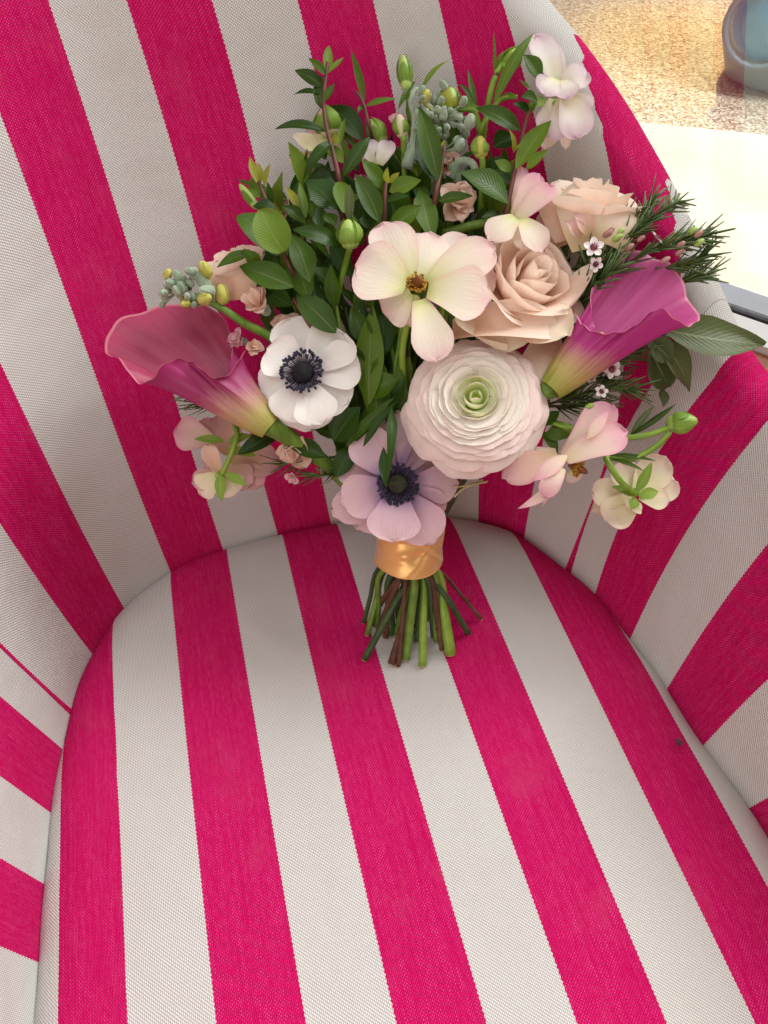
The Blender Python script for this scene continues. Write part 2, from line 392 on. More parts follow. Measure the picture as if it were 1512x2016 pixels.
# seat cushion: crowned, rounded at its edge
def seat_mesh():
    tb = np.linspace(0, TK[-1], 150); ring = cr_interp(TK, BP, tb)
    a_, b_ = ring[-1], ring[0]
    k = np.linspace(0, 1, 34)[1:-1, None]
    front = a_ + (b_ - a_) * k - np.array([-.2579, .9662]) * (0.045 * np.sin(np.pi * k) ** 0.6)
    ring = np.concatenate([ring, front]); n = len(ring); c = np.array([.035, .13])
    ring = ring + (ring - c) / np.linalg.norm(ring - c, axis=1)[:, None] * (-.0016 + .0009 * np.sin(np.arange(n) * .55) * np.sin(np.arange(n) * .23))[:, None]
    ws = np.concatenate([np.linspace(0, .86, 22), 1 - (1 - np.linspace(0, 1, 14)[1:]) ** 1.6 * .14]); V = []; U = []
    for w_ in ws:
        xy = c + (ring - c) * max(w_, 0.00002)
        dist = np.linalg.norm(ring - xy, axis=1)
        q = np.clip(1 - dist / 0.026, 0, 1)
        z = Z0 + 0.008 * (1 - w_ ** 2) - 0.014 * (1 - np.sqrt(np.maximum(1 - q ** 2.0, 0)))
        V.append(np.concatenate([xy, z[:, None]], 1)); U.append(np.stack([seat_u(xy), xy @ AX], -1))
    last = V[-1].copy(); last[:, 2] -= 0.11; last[:, :2] = c + (last[:, :2] - c) * 0.995
    V.append(last); U.append(U[-1] + np.array([0, -0.1]))
    return np.concatenate(V), grid_faces(n, len(V), 0, True), np.concatenate(U)
V, F, U = seat_mesh()
so = mesh_obj('seat_cushion', V - np.array([0.03, 0.16, 0]), F, FAB, chair, U)
def welt():
    tb = np.linspace(.02, TK[-1] - .02, 260); ring = cr_interp(TK, BP, tb); c = np.array([.035, .13]); n_ = len(tb)
    dr = (ring - c) / np.linalg.norm(ring - c, axis=1)[:, None]
    wob = .0003 * np.sin(tb * 97) + .0002 * np.sin(tb * 211 + 1)
    P = np.concatenate([ring + dr * (-.0022 + wob)[:, None], (Z0 - .0128 + .5 * wob)[:, None]], 1) - np.array([.03, .16, 0])
    T = np.gradient(P, axis=0); T /= np.linalg.norm(T, axis=1)[:, None]; V = []; U = []; m = 8
    for k in range(n_):
        a = np.array([dr[k, 0], dr[k, 1], 0.0]); b = np.array([0, 0, 1.0])
        for q in range(m):
            an = 2 * math.pi * q / m
            V.append(P[k] + (a * math.cos(an) + b * math.sin(an)) * .0019); U.append((tb[k] / .047 + .25 * q / m, q * .0013))
    return mesh_obj('seat_welt', V, grid_faces(m, n_, 0, True), FAB, chair, np.array(U))
welt()
WOOD = simple_mat('dark_wood', (0.10, 0.035, 0.015), (0.20, 0.075, 0.03), 14, 0.35, 0.5, 0.1, 0.0005, (1, 1, 6))
mb = Mesh()
tb = np.linspace(0, TK[-1], 60); ring = cr_interp(TK, BP, tb); c_ = np.array([.035, .13]); ring = c_ + (ring - c_) * 1.0
vv_ = [Vector((x - .03, y - .16, Z0 - .10)) for x, y in ring] + [Vector((x - .03, y - .16, Z0 - .32)) for x, y in ring]
mb.add(vv_, grid_faces(len(ring), 2, 0, True) + [tuple(range(len(ring), 2 * len(ring)))]); mb.build('seat_base', WOOD, chair, False)
for lx, ly in ((-.12, -.04), (.2, .0), (-.1, .27), (.12, .27)):
    m_ = Mesh(); m_.tube([(lx - .03, ly - .16, Z0 - .33), (lx - .03, ly - .16, 0.0)], .022, .015, 10); m_.build('leg', WOOD, chair)

# ------------------------------------------------------------------ window and what lies outside
def strip_poly(name, pts, mat, z0, thick, label=None, cat=None, kind=None, parent=None):
    n = len(pts); vs_ = [(x, y, z0) for x, y in pts] + [(x, y, z0 - thick) for x, y in pts]
    fs = [tuple(range(n)), tuple(range(2 * n - 1, n - 1, -1))] + [(i, i + n, (i + 1) % n + n, (i + 1) % n) for i in range(n)]
    o = mesh_obj(name, vs_, fs, mat, parent, None, False)
    bm = bmesh.new(); bm.from_mesh(o.data); bmesh.ops.recalc_face_normals(bm, faces=bm.faces); bm.to_mesh(o.data); bm.free()
    return tag(o, label, cat, None, kind)
G0 = np.array([.328, .621]); GD = np.array([.820, -.572]); GN = np.array([.572, .820])      # foot of the pane, along it, outward
def gp(s, n): return tuple(G0 + GD * s + GN * n)
win = tag(empty('window', (G0[0], G0[1], Z0)), 'low window pane with white frame rail beside the striped armchair', 'window')
WHITE = simple_mat('white_paint', (0.74, 0.75, 0.77), (0.82, 0.82, 0.82), 30, 0.4, 0.4, 0.05, 0.0004)
def wpart(name, s0, s1, n0, n1, z0, z1, mat):
    pts = [gp(s0, n0), gp(s1, n0), gp(s1, n1), gp(s0, n1)]
    o = strip_poly(name, [(x - G0[0], y - G0[1]) for x, y in pts], mat, z1, z1 - z0, parent=win); return o
wpart('frame_rail', -.9, .9, -.036, -.001, -.06, .001, WHITE)
SILLW = simple_mat('varnished_sill_wood', (0.22, 0.075, 0.03), (0.38, 0.15, 0.06), 18, 0.3, 0.5, 0.1, 0.0005, (5, 5, 1))
wpart('sill', -.9, .9, -.075, -.0365, -.07, -.006, SILLW)
DARK = simple_mat('dark_sealed_metal', (0.07, 0.085, 0.11), (0.13, 0.145, 0.18), 22, 0.28, 0.5, 0.15, 0.001)
wpart('outer_frame', -.9, .9, .010, .052, -.09, -.004, DARK)
GASK = simple_mat('black_gasket', (0.012, 0.012, 0.014), (0.06, 0.06, 0.07), 120, 0.6, 0.3, 0.6, 0.002)
wpart('gasket', -.9, .9, .0005, .0095, -.05, .003, GASK)
t = NT('window_glass'); lw = t.n('ShaderNodeFresnel'); lw.inputs[0].default_value = 1.55
gl = t.n('ShaderNodeBsdfGlossy'); gl.inputs['Roughness'].default_value = 0.006; gl.inputs[0].default_value = (1, 1, 1, 1)
tr = t.n('ShaderNodeBsdfTransparent'); tr.inputs[0].default_value = (.97, .98, .975, 1)
mx = t.n('ShaderNodeMixShader'); t.t.links.new(t.math('MULTIPLY', lw.outputs[0], 6.5, clamp=True), mx.inputs[0]); t.t.links.new(tr.outputs[0], mx.inputs[1]); t.t.links.new(gl.outputs[0], mx.inputs[2]); du = t.n('ShaderNodeBsdfDiffuse'); du.inputs[0].default_value = (.9, .9, .9, 1); m3 = t.n('ShaderNodeMixShader'); t.set(m3.inputs[0], t.math('ADD', .015, t.math('MULTIPLY', t.noise(t.obj(), 7, 4), .05)))  # white diffuse share mixed in imitates the haze of glare on the pane
t.t.links.new(mx.outputs[0], m3.inputs[1]); t.t.links.new(du.outputs[0], m3.inputs[2]); t.t.links.new(m3.outputs[0], t.out.inputs[0])
GLASS = t.m
pane_pts = [(-.88, -.02), (.88, -.02), (.88, 1.3), (-.88, 1.3)]
mesh_obj('pane', [(GD[0] * s + GN[0] * .005, GD[1] * s + GN[1] * .005, z) for s, z in pane_pts], [(0, 1, 2, 3)], GLASS, win, None, False)
for s in (-.9, .9):
    wpart('frame_post', s - .03, s + .03, -.036, .05, .002, 1.3, WHITE)
wpart('frame_head', -.93, .93, -.036, .05, 1.301, 1.36, WHITE)
# wall under and over the window
WALLM = simple_mat('wall_plaster', (0.62, 0.60, 0.57), (0.70, 0.68, 0.65), 8, 0.8, 0.2, 0.2, 0.001)
o = strip_poly('wall', [gp(-2.5, -.03), gp(2.5, -.03), gp(2.5, .06), gp(-2.5, .06)], WALLM, Z0 - .092, Z0 - .092, kind='structure')
tag(o, 'plain plaster wall under the window sill', None)
# ledge, ground
t = NT('cream_stone'); ob = t.obj(); n1 = t.noise(ob, 9, 5); n2 = t.noise(ob, 160, 3)
col = t.ramp(n1, [(0.3, (0.54, 0.49, 0.37)), (0.7, (0.64, 0.60, 0.49))]); col = t.mix(t.math('GREATER_THAN', n2, 0.74), col, (0.42, 0.36, 0.27, 1))
CREAM = t.bsdf(col, 0.75, 0.2, t.bump(n2, 0.3, 0.001))
e1a, e1b = np.array(atz(1245, 232))[:2], np.array(atz(1512, 258))[:2]; ed = (e1b - e1a) / np.linalg.norm(e1b - e1a)
q0, q1 = e1a - ed * 1.2, e1a + ed * 1.6
tag(strip_poly('outer_ledge', [gp(-1.15, .0525), gp(1.3, .0525), tuple(q1), tuple(q0)], CREAM, Z0 - .0045, .4, kind='structure'), 'pale cream stone ledge outside the window glass')
t = NT('pebble_dash'); ob = t.obj()
vo = t.n('ShaderNodeTexVoronoi'); t.set(vo.inputs['Vector'], ob); vo.inputs['Scale'].default_value = 240.0
peb = t.ramp(t.noise(vo.outputs['Position'], 900, 0), [(0.25, (0.20, 0.13, 0.07)), (0.42, (0.46, 0.33, 0.19)), (0.6, (0.62, 0.52, 0.36)), (0.8, (0.78, 0.72, 0.6))])
sep = t.n('ShaderNodeSeparateColor'); t.set(sep.inputs[0], vo.outputs['Color'])
peb = t.ramp(sep.outputs[0], [(0.0, (0.22, 0.15, 0.10)), (0.2, (0.44, 0.32, 0.21)), (0.55, (0.56, 0.47, 0.34)), (0.9, (0.74, 0.69, 0.58))])
peb = t.mix(t.math('MULTIPLY', vo.outputs['Distance'], 90.0, clamp=True), peb, (0.3, 0.22, 0.14, 1)) if False else peb
PEB = t.bsdf(peb, 0.7, 0.3, t.bump(vo.outputs['Distance'], 0.6, 0.004))
gz = Z0 - .16
tag(mesh_obj('ground', [(-6, -6, -.0), (8, -6, -.0), (8, 8, -.0), (-6, 8, -.0)], [(0, 1, 2, 3)], simple_mat('floor_boards', (.20, .12, .07), (.30, .19, .11), 5, .5), None, None, False), None, None, None, 'structure')
tag(mesh_obj('pavement', [(q0[0] - .4, q0[1] - .02, gz), (q1[0] + .4, q1[1] - .02, gz), (3.5, 6, gz), (-2.5, 6, gz)], [(0, 1, 2, 3)], PEB, None, None, False), None, None, None, 'structure')
# ------------------------------------------------------------------ the bouquet: petal, leaf and flower builders
BQ_LOC = at(800, 1200, 0.47); BQ_LOC.z = Z0
bq = tag(empty('bouquet', BQ_LOC), 'hand-tied bouquet of white, blush and plum flowers standing on the striped seat', 'bouquet')
def pm(px_, d): return px_ * d / FPX                     # photo pixels to metres at depth d
def place(mb, name, mat, parent=None, label=None, smooth=True):
    """links a mesh whose points are in world space under the bouquet (or one of its parts)"""
    mb2 = Mesh(); mb2.v = [v - BQ_LOC for v in mb.v]; mb2.f = mb.f; mb2.uv = mb.uv
    o = mb2.build(name, mat, parent if parent is not None else bq, smooth)
    if label: o['label'] = label
    return o
def petal_geo(mb, base, tip, width, n, bend=0.1, cup=0.15, curl=0.0, ruffle=0.03, shape='round', seed=0, nu=9, nv=14, wbase=0.22, twist=0.0, skew=0.0):
    """a petal or leaf from base to tip; n looks to its upper face"""
    base = Vector(base); tip = Vector(tip); ax = tip - base; L = ax.length; a = ax / L
    n = Vector(n); n = (n - a * n.dot(a)).normalized(); s_ = a.cross(n)
    r_ = random.Random(seed); ph = [r_.uniform(0, 6.28) for _ in range(5)]
    off = len(mb.v); vs_ = []; uv = []
    for j in range(nv):
        q = j / (nv - 1); v = 0.5 - 0.5 * math.cos(math.pi * q) if shape != 'blade' else q
        v = 0.35 * q + 0.65 * v
        if shape == 'round':   ww = (wbase + (1 - wbase) * min(1, v / 0.62) ** 0.85) * (1 - max(0, (v - 0.55) / 0.45) ** 2.6) ** 0.5
        elif shape == 'spoon': ww = (wbase + (1 - wbase) * (min(1, v / 0.75)) ** 1.3) * (1 - max(0, (v - 0.68) / 0.32) ** 2.4) ** 0.5
        elif shape == 'oval':  ww = max(0.0, math.sin(math.pi * min(1, v * 0.97 + 0.03))) ** 0.62
        elif shape == 'leaf':  ww = max(0.0, math.sin(math.pi * v ** 0.85)) ** 0.95
        else:                  ww = (min(1, v / 0.25) ** 0.7) * (1 - v ** 2.2)
        ww = max(ww, 0.012) * width * 0.5 * (1 + 0.05 * math.sin(7 * v + ph[0]))
        tw = twist * (v - 0.3); sn = s_ * math.cos(tw) + n * math.sin(tw); nn = n * math.cos(tw) - s_ * math.sin(tw)
        c = base + ax * v + n * (bend * L * 4 * v * (1 - v)) + n * (curl * L * v ** 3) + s_ * (skew * L * math.sin(math.pi * v))
        for i in range(nu):
            u = 2 * i / (nu - 1) - 1
            rf = ruffle * width * v * (math.sin(5.0 * u + ph[1]) * 0.5 + math.sin(9.0 * v + 2.2 * u + ph[2]) * 0.4) * (0.3 + abs(u))
            jag = 1 + 0.05 * math.sin(8 * u + ph[3]) * (v > 0.8)
            vs_.append(c + sn * (u * ww) + nn * (cup * width * 0.5 * (u * u) * (ww / (width * 0.5) + 0.05) + rf) + a * (L * 0.03 * math.sin(6 * u + ph[4]) * v ** 4 * (shape in ('round', 'spoon')) * jag))
            uv.append(((u + 1) / 2, v))
    mb.add(vs_, grid_faces(nu, nv), uv)
def petal(name, mat, parent, base, tip, width, n, label=None, **kw):
    m_ = Mesh(); petal_geo(m_, base, tip, width, n, **kw); return place(m_, name, mat, parent, label)
def cup_petal(mb, c, fx, fy, fz, az, half, prof, seed=0, round_=0.35, ruffle=0.02, nu=11, nv=9, tipcurl=0.0, notch=0.0):
    """a petal wrapped round the flower axis fz: prof = quadratic bezier of (radius, height)"""
    r_ = random.Random(seed); p1, p2 = r_.uniform(0, 6.28), r_.uniform(0, 6.28); vs_ = []; uv = []
    (r0, z0), (r1, z1), (r2, z2) = prof; R_ = max(r2, r1)
    for j in range(nv):
        q = j / (nv - 1)
        for i in range(nu):
            a = 2 * i / (nu - 1) - 1
            s_ = q * (1 - round_ * abs(a) ** 2.6) * (1 - notch * math.exp(-(a * 6) ** 2) * q)
            wq = half * (0.55 + 0.45 * min(1, q * 1.6))
            rr = (1 - s_) ** 2 * r0 + 2 * s_ * (1 - s_) * r1 + s_ * s_ * r2
            zz = (1 - s_) ** 2 * z0 + 2 * s_ * (1 - s_) * z1 + s_ * s_ * z2
            rr += tipcurl * R_ * s_ ** 6; zz -= tipcurl * R_ * 0.6 * s_ ** 8
            wv = ruffle * R_ * s_ ** 2 * (math.sin(4.2 * a + p1) + 0.5 * math.sin(9 * a + p2))
            rr += wv; zz += wv * 0.5
            ph = az + a * wq
            vs_.append(c + (fx * math.cos(ph) + fy * math.sin(ph)) * rr + fz * zz); uv.append(((a + 1) / 2, q))
    mb.add(vs_, grid_faces(nu, nv), uv)
def frame(right, up, toward):
    """flower axis from camera-relative components"""
    z = (RGT * right + UPV * up - FWD * toward).normalized()
    x = (RGT - z * RGT.dot(z)).normalized(); return x, z.cross(x), z
SEED = [100]
def sd():
    SEED[0] += 1; return SEED[0]

# -- materials of the flowers
M_CREAM = petal_mat('cream_petal', [(0, (.60, .66, .22)), (.16, (.80, .78, .46)), (.42, (.86, .80, .64)), (.8, (.86, .76, .66)), (1, (.85, .68, .63))], (.82, .48, .52), .5, .10, None, .30)
M_WHITE = petal_mat('white_anemone_petal', [(0, (.56, .46, .52)), (.2, (.86, .82, .80)), (.6, (.94, .92, .88)), (1, (.93, .90, .86))], (.86, .74, .72), .25, .15, (.70, .60, .60), .28)
M_LILAC = petal_mat('lilac_anemone_petal', [(0, (.20, .12, .28)), (.22, (.38, .24, .40)), (.45, (.66, .44, .52)), (.8, (.74, .52, .56)), (1, (.78, .58, .57))], None, 0, .35, (.50, .32, .40), .24)
M_RAN = petal_mat('ranunculus_petal', [(0, (.84, .84, .58)), (.4, (.92, .88, .78)), (.85, (.94, .90, .82)), (1, (.94, .90, .83))], (.92, .80, .75), .4, .14, None, .34)
M_RANIN = petal_mat('ranunculus_inner_petal', [(0, (.66, .82, .22)), (.5, (.80, .90, .42)), (.85, (.84, .85, .58)), (1, (.87, .84, .70))], None, 0, .10, None, .34)
M_RANOUT = petal_mat('ranunculus_outer_petal', [(0, (.84, .76, .60)), (.4, (.92, .83, .75)), (.85, (.93, .83, .77)), (1, (.93, .84, .79))], (.90, .67, .65), .5, .16, None, .34)
M_ROSE = petal_mat('blush_rose_petal', [(0, (.72, .44, .28)), (.35, (.90, .62, .48)), (.7, (.93, .71, .58)), (1, (.94, .78, .67))], (.95, .83, .74), .5, .10, None, .32)
M_ROSED = petal_mat('pale_rose_petal', [(0, (.70, .55, .30)), (.5, (.84, .68, .56)), (1, (.86, .76, .62))], (.78, .70, .40), .35, .10, None, .30)
M_PINK = petal_mat('pink_edged_petal', [(0, (.80, .74, .42)), (.25, (.85, .72, .58)), (.7, (.84, .60, .56)), (1, (.80, .42, .50))], (.76, .32, .46), .7, .22, (.78, .45, .48), .30)
M_PALE = petal_mat('pale_lilac_edged_petal', [(0, (.66, .70, .32)), (.2, (.84, .82, .62)), (.6, (.87, .83, .79)), (1, (.82, .70, .74))], (.66, .42, .56), .6, .10, None, .32)
M_PEACH = petal_mat('peach_floret_petal', [(0, (.66, .52, .26)), (.4, (.82, .54, .40)), (1, (.85, .60, .50))], (.86, .66, .58), .4, .25, (.70, .40, .30), .27, varia=.06)
M_DUSK = petal_mat('dusky_blush_petal', [(0, (.62, .54, .20)), (.3, (.72, .50, .36)), (.8, (.70, .44, .40)), (1, (.68, .38, .40))], (.60, .28, .34), .4, .25, (.60, .36, .36), .27)
M_BACKC = petal_mat('greenish_cream_petal', [(0, (.62, .66, .26)), (.3, (.80, .76, .46)), (.8, (.85, .78, .58)), (1, (.86, .72, .58))], (.82, .56, .54), .4, .14, None, .30)
def calla_mat(name, inner, inner2, outer, lip):
    t = NT(name); uvv, u, v = t.uv(); ob = t.obj(); nz = t.noise(ob, 28, 4)
    st = t.noise(t.comb(t.math('MULTIPLY', u, 85.0), t.math('MULTIPLY', v, 2.2)), 1.0, 4, .65)
    v2 = t.math('ADD', v, t.math('MULTIPLY', t.math('SUBTRACT', nz, .5), .22))
    ins = t.ramp(v2, [(0, (.46, .22, .10)), (.10, inner2), (.38, inner), (.95, inner)])
    ins = t.mix(t.math('MULTIPLY', t.math('SUBTRACT', st, .48, clamp=True), 2.0, clamp=True), ins, t.mix(1.0, ins, (.62, .35, .62, 1), 'MULTIPLY'))
    ins = t.mix(t.math('MULTIPLY', t.math('SUBTRACT', nz, .5, clamp=True), 1.6, clamp=True), ins, t.mix(1.0, ins, (.6, .42, .55, 1), 'MULTIPLY'))
    outs = t.ramp(t.math('ADD', v2, t.math('MULTIPLY', t.math('SUBTRACT', st, .5), .45)), [(0, (.32, .34, .06)), (.15, (.46, .38, .12)), (.31, (.46, .22, .17)), (.50, outer), (1, outer)])
    bf = t.n('ShaderNodeNewGeometry').outputs['Backfacing']
    col = t.mix(bf, ins, outs)
    lf = t.math('MULTIPLY', t.math('GREATER_THAN', v, .972), .75)
    col = t.mix(lf, col, c4(lip))
    return t.bsdf(col, .42, .4, t.bump(st, .3, .0008), .15)
M_CALLA_L = calla_mat('plum_calla', (.38, .050, .115), (.44, .085, .12), (.31, .020, .115), (.56, .20, .24))
M_CALLA_R = calla_mat('magenta_calla', (.56, .085, .28), (.62, .14, .30), (.42, .03, .20), (.72, .28, .40))
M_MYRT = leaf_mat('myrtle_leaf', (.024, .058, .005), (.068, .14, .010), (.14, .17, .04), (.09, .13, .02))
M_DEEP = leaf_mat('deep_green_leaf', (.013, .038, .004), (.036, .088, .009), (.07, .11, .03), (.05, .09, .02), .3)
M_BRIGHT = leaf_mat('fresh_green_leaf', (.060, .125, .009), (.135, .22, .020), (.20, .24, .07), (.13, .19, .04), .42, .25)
M_LIME = leaf_mat('young_lime_leaf', (.24, .26, .03), (.36, .36, .05), (.30, .14, .06), (.28, .30, .08), .4, .28)
M_EUC = leaf_mat('grey_green_leaf', (.060, .085, .030), (.115, .14, .055), (.22, .28, .14), (.13, .17, .10), .42, .12)
M_SEPAL = leaf_mat('pale_sepal', (.14, .26, .03), (.26, .38, .07), (.34, .44, .16), (.20, .30, .06), .45, .25)
M_SAGE = simple_mat('downy_sage', (.16, .24, .15), (.36, .44, .32), 90, .8, .2, .4, .0006, **{'Sheen Weight': .6})
M_BUDY = simple_mat('yellow_green_bud', (.36, .36, .05), (.58, .54, .16), 110, .6, .3, .3, .0006)
M_BUDG = simple_mat('green_bud', (.20, .34, .05), (.42, .54, .16), 80, .5, .4, .3, .0006, (1, 1, .4))
M_STEMG = simple_mat('green_stem', (.07, .15, .014), (.17, .29, .04), 60, .42, .4, .25, .0005, (3, 3, .4))
M_STEMB = simple_mat('bright_green_stem', (.13, .25, .02), (.25, .38, .05), 55, .4, .4, .25, .0005, (3, 3, .4))
M_STEMD = simple_mat('dark_green_stem', (.02, .05, .014), (.06, .11, .03), 50, .45, .4, .25, .0005, (3, 3, .4))
M_TWIG = simple_mat('brown_twig', (.055, .022, .014), (.16, .075, .045), 70, .65, .3, .5, .0008, (2, 2, .5))
M_RED = simple_mat('red_brown_stem', (.07, .018, .016), (.15, .045, .03), 50, .5, .4, .2, .0004)
M_CUT = simple_mat('cut_stem_end', (.42, .36, .16), (.62, .54, .30), 200, .8, .2, .3, .0004)
M_NAVY = simple_mat('navy_stamens', (.006, .006, .020), (.020, .018, .055), 200, .55, .4, .3, .0004)
M_BLACK = simple_mat('black_seed_head', (.004, .004, .006), (.014, .013, .018), 420, .8, .3, 1.0, .0012)
M_OLIVE = simple_mat('olive_seed_head', (.016, .018, .012), (.05, .05, .025), 420, .8, .3, 1.0, .0012)
M_GOLD = simple_mat('ochre_stamens', (.30, .13, .012), (.52, .28, .03), 200, .6, .3, .4, .0005)
M_BROWN = simple_mat('brown_seed_head', (.10, .035, .01), (.26, .10, .025), 300, .7, .3, .8, .001)
M_NEEDLE = simple_mat('needle_leaf', (.035, .075, .014), (.10, .155, .04), 60, .45, .4, .1, .0003)
M_WAX = simple_mat('wax_white_petal', (.72, .64, .64), (.84, .80, .78), 90, .45, .4, .2, .0003)
M_WINE = simple_mat('wine_centre', (.10, .012, .03), (.26, .05, .08), 150, .5, .4, .2, .0003)
M_PBUD = simple_mat('pink_brown_bud', (.26, .10, .09), (.50, .28, .24), 90, .5, .4, .3, .0004)

def Z(ox, oy, sc): return lambda x, y: (ox + x / sc, oy + y / sc)
Z1 = Z(180, 400, 2.52); Z2 = Z(430, 60, 3.024); Z3 = Z(820, 60, 2.52); Z4 = Z(640, 420, 2.88); Z5 = Z(980, 400, 2.842); Z6 = Z(640, 980, 4.2)
BIND = at(803, 1085, 0.462)                                # where the ribbon holds the stems

# ------------------------------------------------------------------ stems under the ribbon and the ribbon itself
def cut_stem(x0, y0, x1, y1, rpx, mat, twig=None, bow=0.0):
    a = Z6(x0, y0); b = Z6(x1, y1); r = pm(rpx / 4.2 / 2 * 1.75, .48)
    # the cut end rests on the seat, the upper end goes into the bunch
    end = atz(*b, 0.007 + r * 0.6)
    k = (a[0] - 803) / 66.0
    up = at(a[0], a[1], .4665 + 0.010 * (abs(k) ** 2) + STEMJ.uniform(-.004, .010))
    top = BIND + (up - BIND) * 0.25
    mid = up.lerp(end, .5) + Vector((bow, 0, 0)) * 0.01
    m_ = Mesh(); m_.tube(smooth_path([top, up, mid, end], 5), r * .92, r * 1.05, 9)
    for f_ in ((STEMJ.uniform(.15, .5), STEMJ.uniform(.5, .9)) if mat is M_TWIG or STEMJ.random() < .4 else ()):
        q_ = mid.lerp(end, f_); m_.blob(q_, end - mid, r * 2.6, r * 1.22, 9, 6); m_.blob(q_ + Vector((STEMJ.uniform(-1, 1), -.6, .5)).normalized() * r, Vector((STEMJ.uniform(-1, 1), -.5, .6)), r * 1.4, r * .42, 6, 5)
    o = place(m_, 'stem', mat)
    d = (end - mid).normalized(); c = Mesh(); c.tube([end - d * .0003, end + d * .0006], r * .93, r * .9, 9)
    cu = place(c, 'cut_end', M_CUT, o)
    if twig:
        p = [at(*Z6(*q), .5) for q in twig]; tm = Mesh(); base = mid.lerp(end, .3)
        tm.tube([base, base + (p[1] - p[0])], r * .35, r * .2, 6); place(tm, 'side_twig', mat, o)
STEMJ = random.Random(5)
for a in [(430,600,320,1030,22,M_STEMD),(480,620,350,1130,28,M_STEMG),(470,640,400,1050,24,M_STEMD),(585,690,390,970,28,M_TWIG),(670,690,325,1335,33,M_STEMD),(690,730,620,870,20,M_TWIG),
          (760,690,550,1370,36,M_TWIG),(640,1000,605,1390,22,M_TWIG),(740,690,665,1325,44,M_STEMG),(815,680,806,1385,38,M_STEMB),(850,690,845,1010,20,M_STEMG),(880,690,968,1250,28,M_TWIG),
          (930,640,1038,1290,52,M_STEMB),(905,640,925,1180,34,M_STEMG),(1010,830,1185,1120,30,M_STEMD),(530,700,540,1120,44,M_STEMD),(560,700,500,1150,30,M_TWIG),(700,700,590,1120,34,M_STEMG),(600,690,450,1100,34,M_TWIG),(450,640,430,1060,30,M_STEMG),(790,720,760,1180,34,M_STEMD),(860,700,900,1140,32,M_STEMD),(650,720,700,1160,30,M_STEMG),(560,660,620,1060,30,M_STEMD),(940,690,1010,1150,26,M_STEMD)]:
    cut_stem(*a)
cut_stem(985, 640, 1290, 1000, 18, M_TWIG, [(1165, 840), (1178, 690)])
# ribbon: wrapped satin band, narrowed at the grip, creased
t = NT('gold_satin'); ob = t.obj(); mp = t.n('ShaderNodeMapping'); t.set(mp.inputs[0], ob); mp.inputs['Scale'].default_value = (1, 1, 2.6)
cz = t.noise(mp.outputs[0], 42, 2, .5, .8)
M_SATIN = t.bsdf(t.ramp(cz, [(.25, (.74, .43, .13)), (.75, (.79, .49, .17))]), .34, .6, t.bump(cz, .06, .003), **{'Sheen Weight': .3, 'Anisotropic': .6, 'Metallic': .45})
m_ = Mesh(); nr, nh = 120, 48; vs_ = []; uv = []
rt, rb = at(806, 1020, .450), at(804, 1106, .4625)
axr = (rt - rb).normalized(); sx = (RGT - axr * RGT.dot(axr)).normalized(); sy = axr.cross(sx)
rr_ = random.Random(3)
for j in range(nh):
    v = j / (nh - 1)
    for i in range(nr):
        an = 2 * math.pi * i / nr
        rad = .0193 + .0010 * abs(2 * v - .9) ** 2
        rad += .0005 * math.sin(3 * an + 3 * v) + .0003 * math.sin(an * 7 + 3 * v) * v + .0002 * math.sin(14 * v + 2.5 * math.sin(an * 2))
        # gathered pin crease at the front
        for (a0, v0, sl, am, wd_, ext) in [(-1.35, .42, .10, .0011, .10, .35), (-.95, .55, 1.6, .0013, .16, .5), (-.62, .35, -1.1, .0012, .15, .5), (-.40, .6, .8, .0010, .14, .6), (-2.1, .4, .9, .0006, .25, .5), (-1.6, .75, -.3, .0007, .15, .4)]:
            da = (an - a0 + math.pi) % (2 * math.pi) - math.pi
            dd_ = (v - v0) - sl * da * .5
            rad += .9 * am * math.exp(-(dd_ / wd_) ** 2 * 3 - (da / ext) ** 2) * math.sin(dd_ / wd_ * 3.0)
        pin = math.exp(-(((an + 1.35) % 6.283 - 0.0 - (0 if ((an + 1.35) % 6.283) < 3.14 else 6.283)) / .22) ** 2 - ((v - .42) / .10) ** 2); rad -= .0016 * pin
        h = rb + (rt - rb) * v + axr * (.0012 * math.sin(an * 2 + 1) * (1 - v))
        vs_.append(h + sx * math.cos(an) * rad * 1.02 + sy * math.sin(an) * rad * .92); uv.append((i / nr, v))
m_.add(vs_, grid_faces(nr, nh, 0, True), uv)
rib = place(m_, 'ribbon', M_SATIN, None, 'shiny gold satin ribbon wrapped round the stems')
e = Mesh(); ring = [vs_[i] for i in range(nr)] + [vs_[0]]; e.tube(ring, .00035, .00035, 5, False); place(e, 'ribbon_edge', M_SATIN, rib)
pk_ = at(818, 1090, .442); pn = Mesh(); pn.blob(pk_ + FWD * .001, -FWD, .002, .0012, 8, 5); place(pn, 'pin_head', M_SATIN, rib)

# ------------------------------------------------------------------ anemones and open flowers: petals given one by one
def stalk(parent, pts, r0, r1, mat, name='stalk'):
    m_ = Mesh(); m_.tube(smooth_path(pts, 6), r0, r1, 8); return place(m_, name, mat, parent)
def radial_flower(name, label, c, axis, petals, mat, zf, core, lift=0.004):
    """petals: (tip x, tip y, width px, depth shift, options) in zoom coordinates; core builds the centre and is the part"""
    part = core(c, axis); part.name = name; part['label'] = label
    for p in petals:
        kw = dict(p[4]) if len(p) > 4 else {}
        tx, ty = zf(p[0], p[1]); base_r = kw.pop('br', .16)
        tip = at(tx, ty, c[2] + p[3]); cc = at(*c)
        base = cc.lerp(tip, base_r) - Vector(axis) * kw.pop('sink', .003)
        m2 = kw.pop('mat', mat); n = kw.pop('n', None) or axis
        kw.setdefault('seed', sd())
        petal('petal', m2, part, base, tip, pm(p[2] / kw.pop('sc', 1.0), c[2]), n, **kw)
    return part
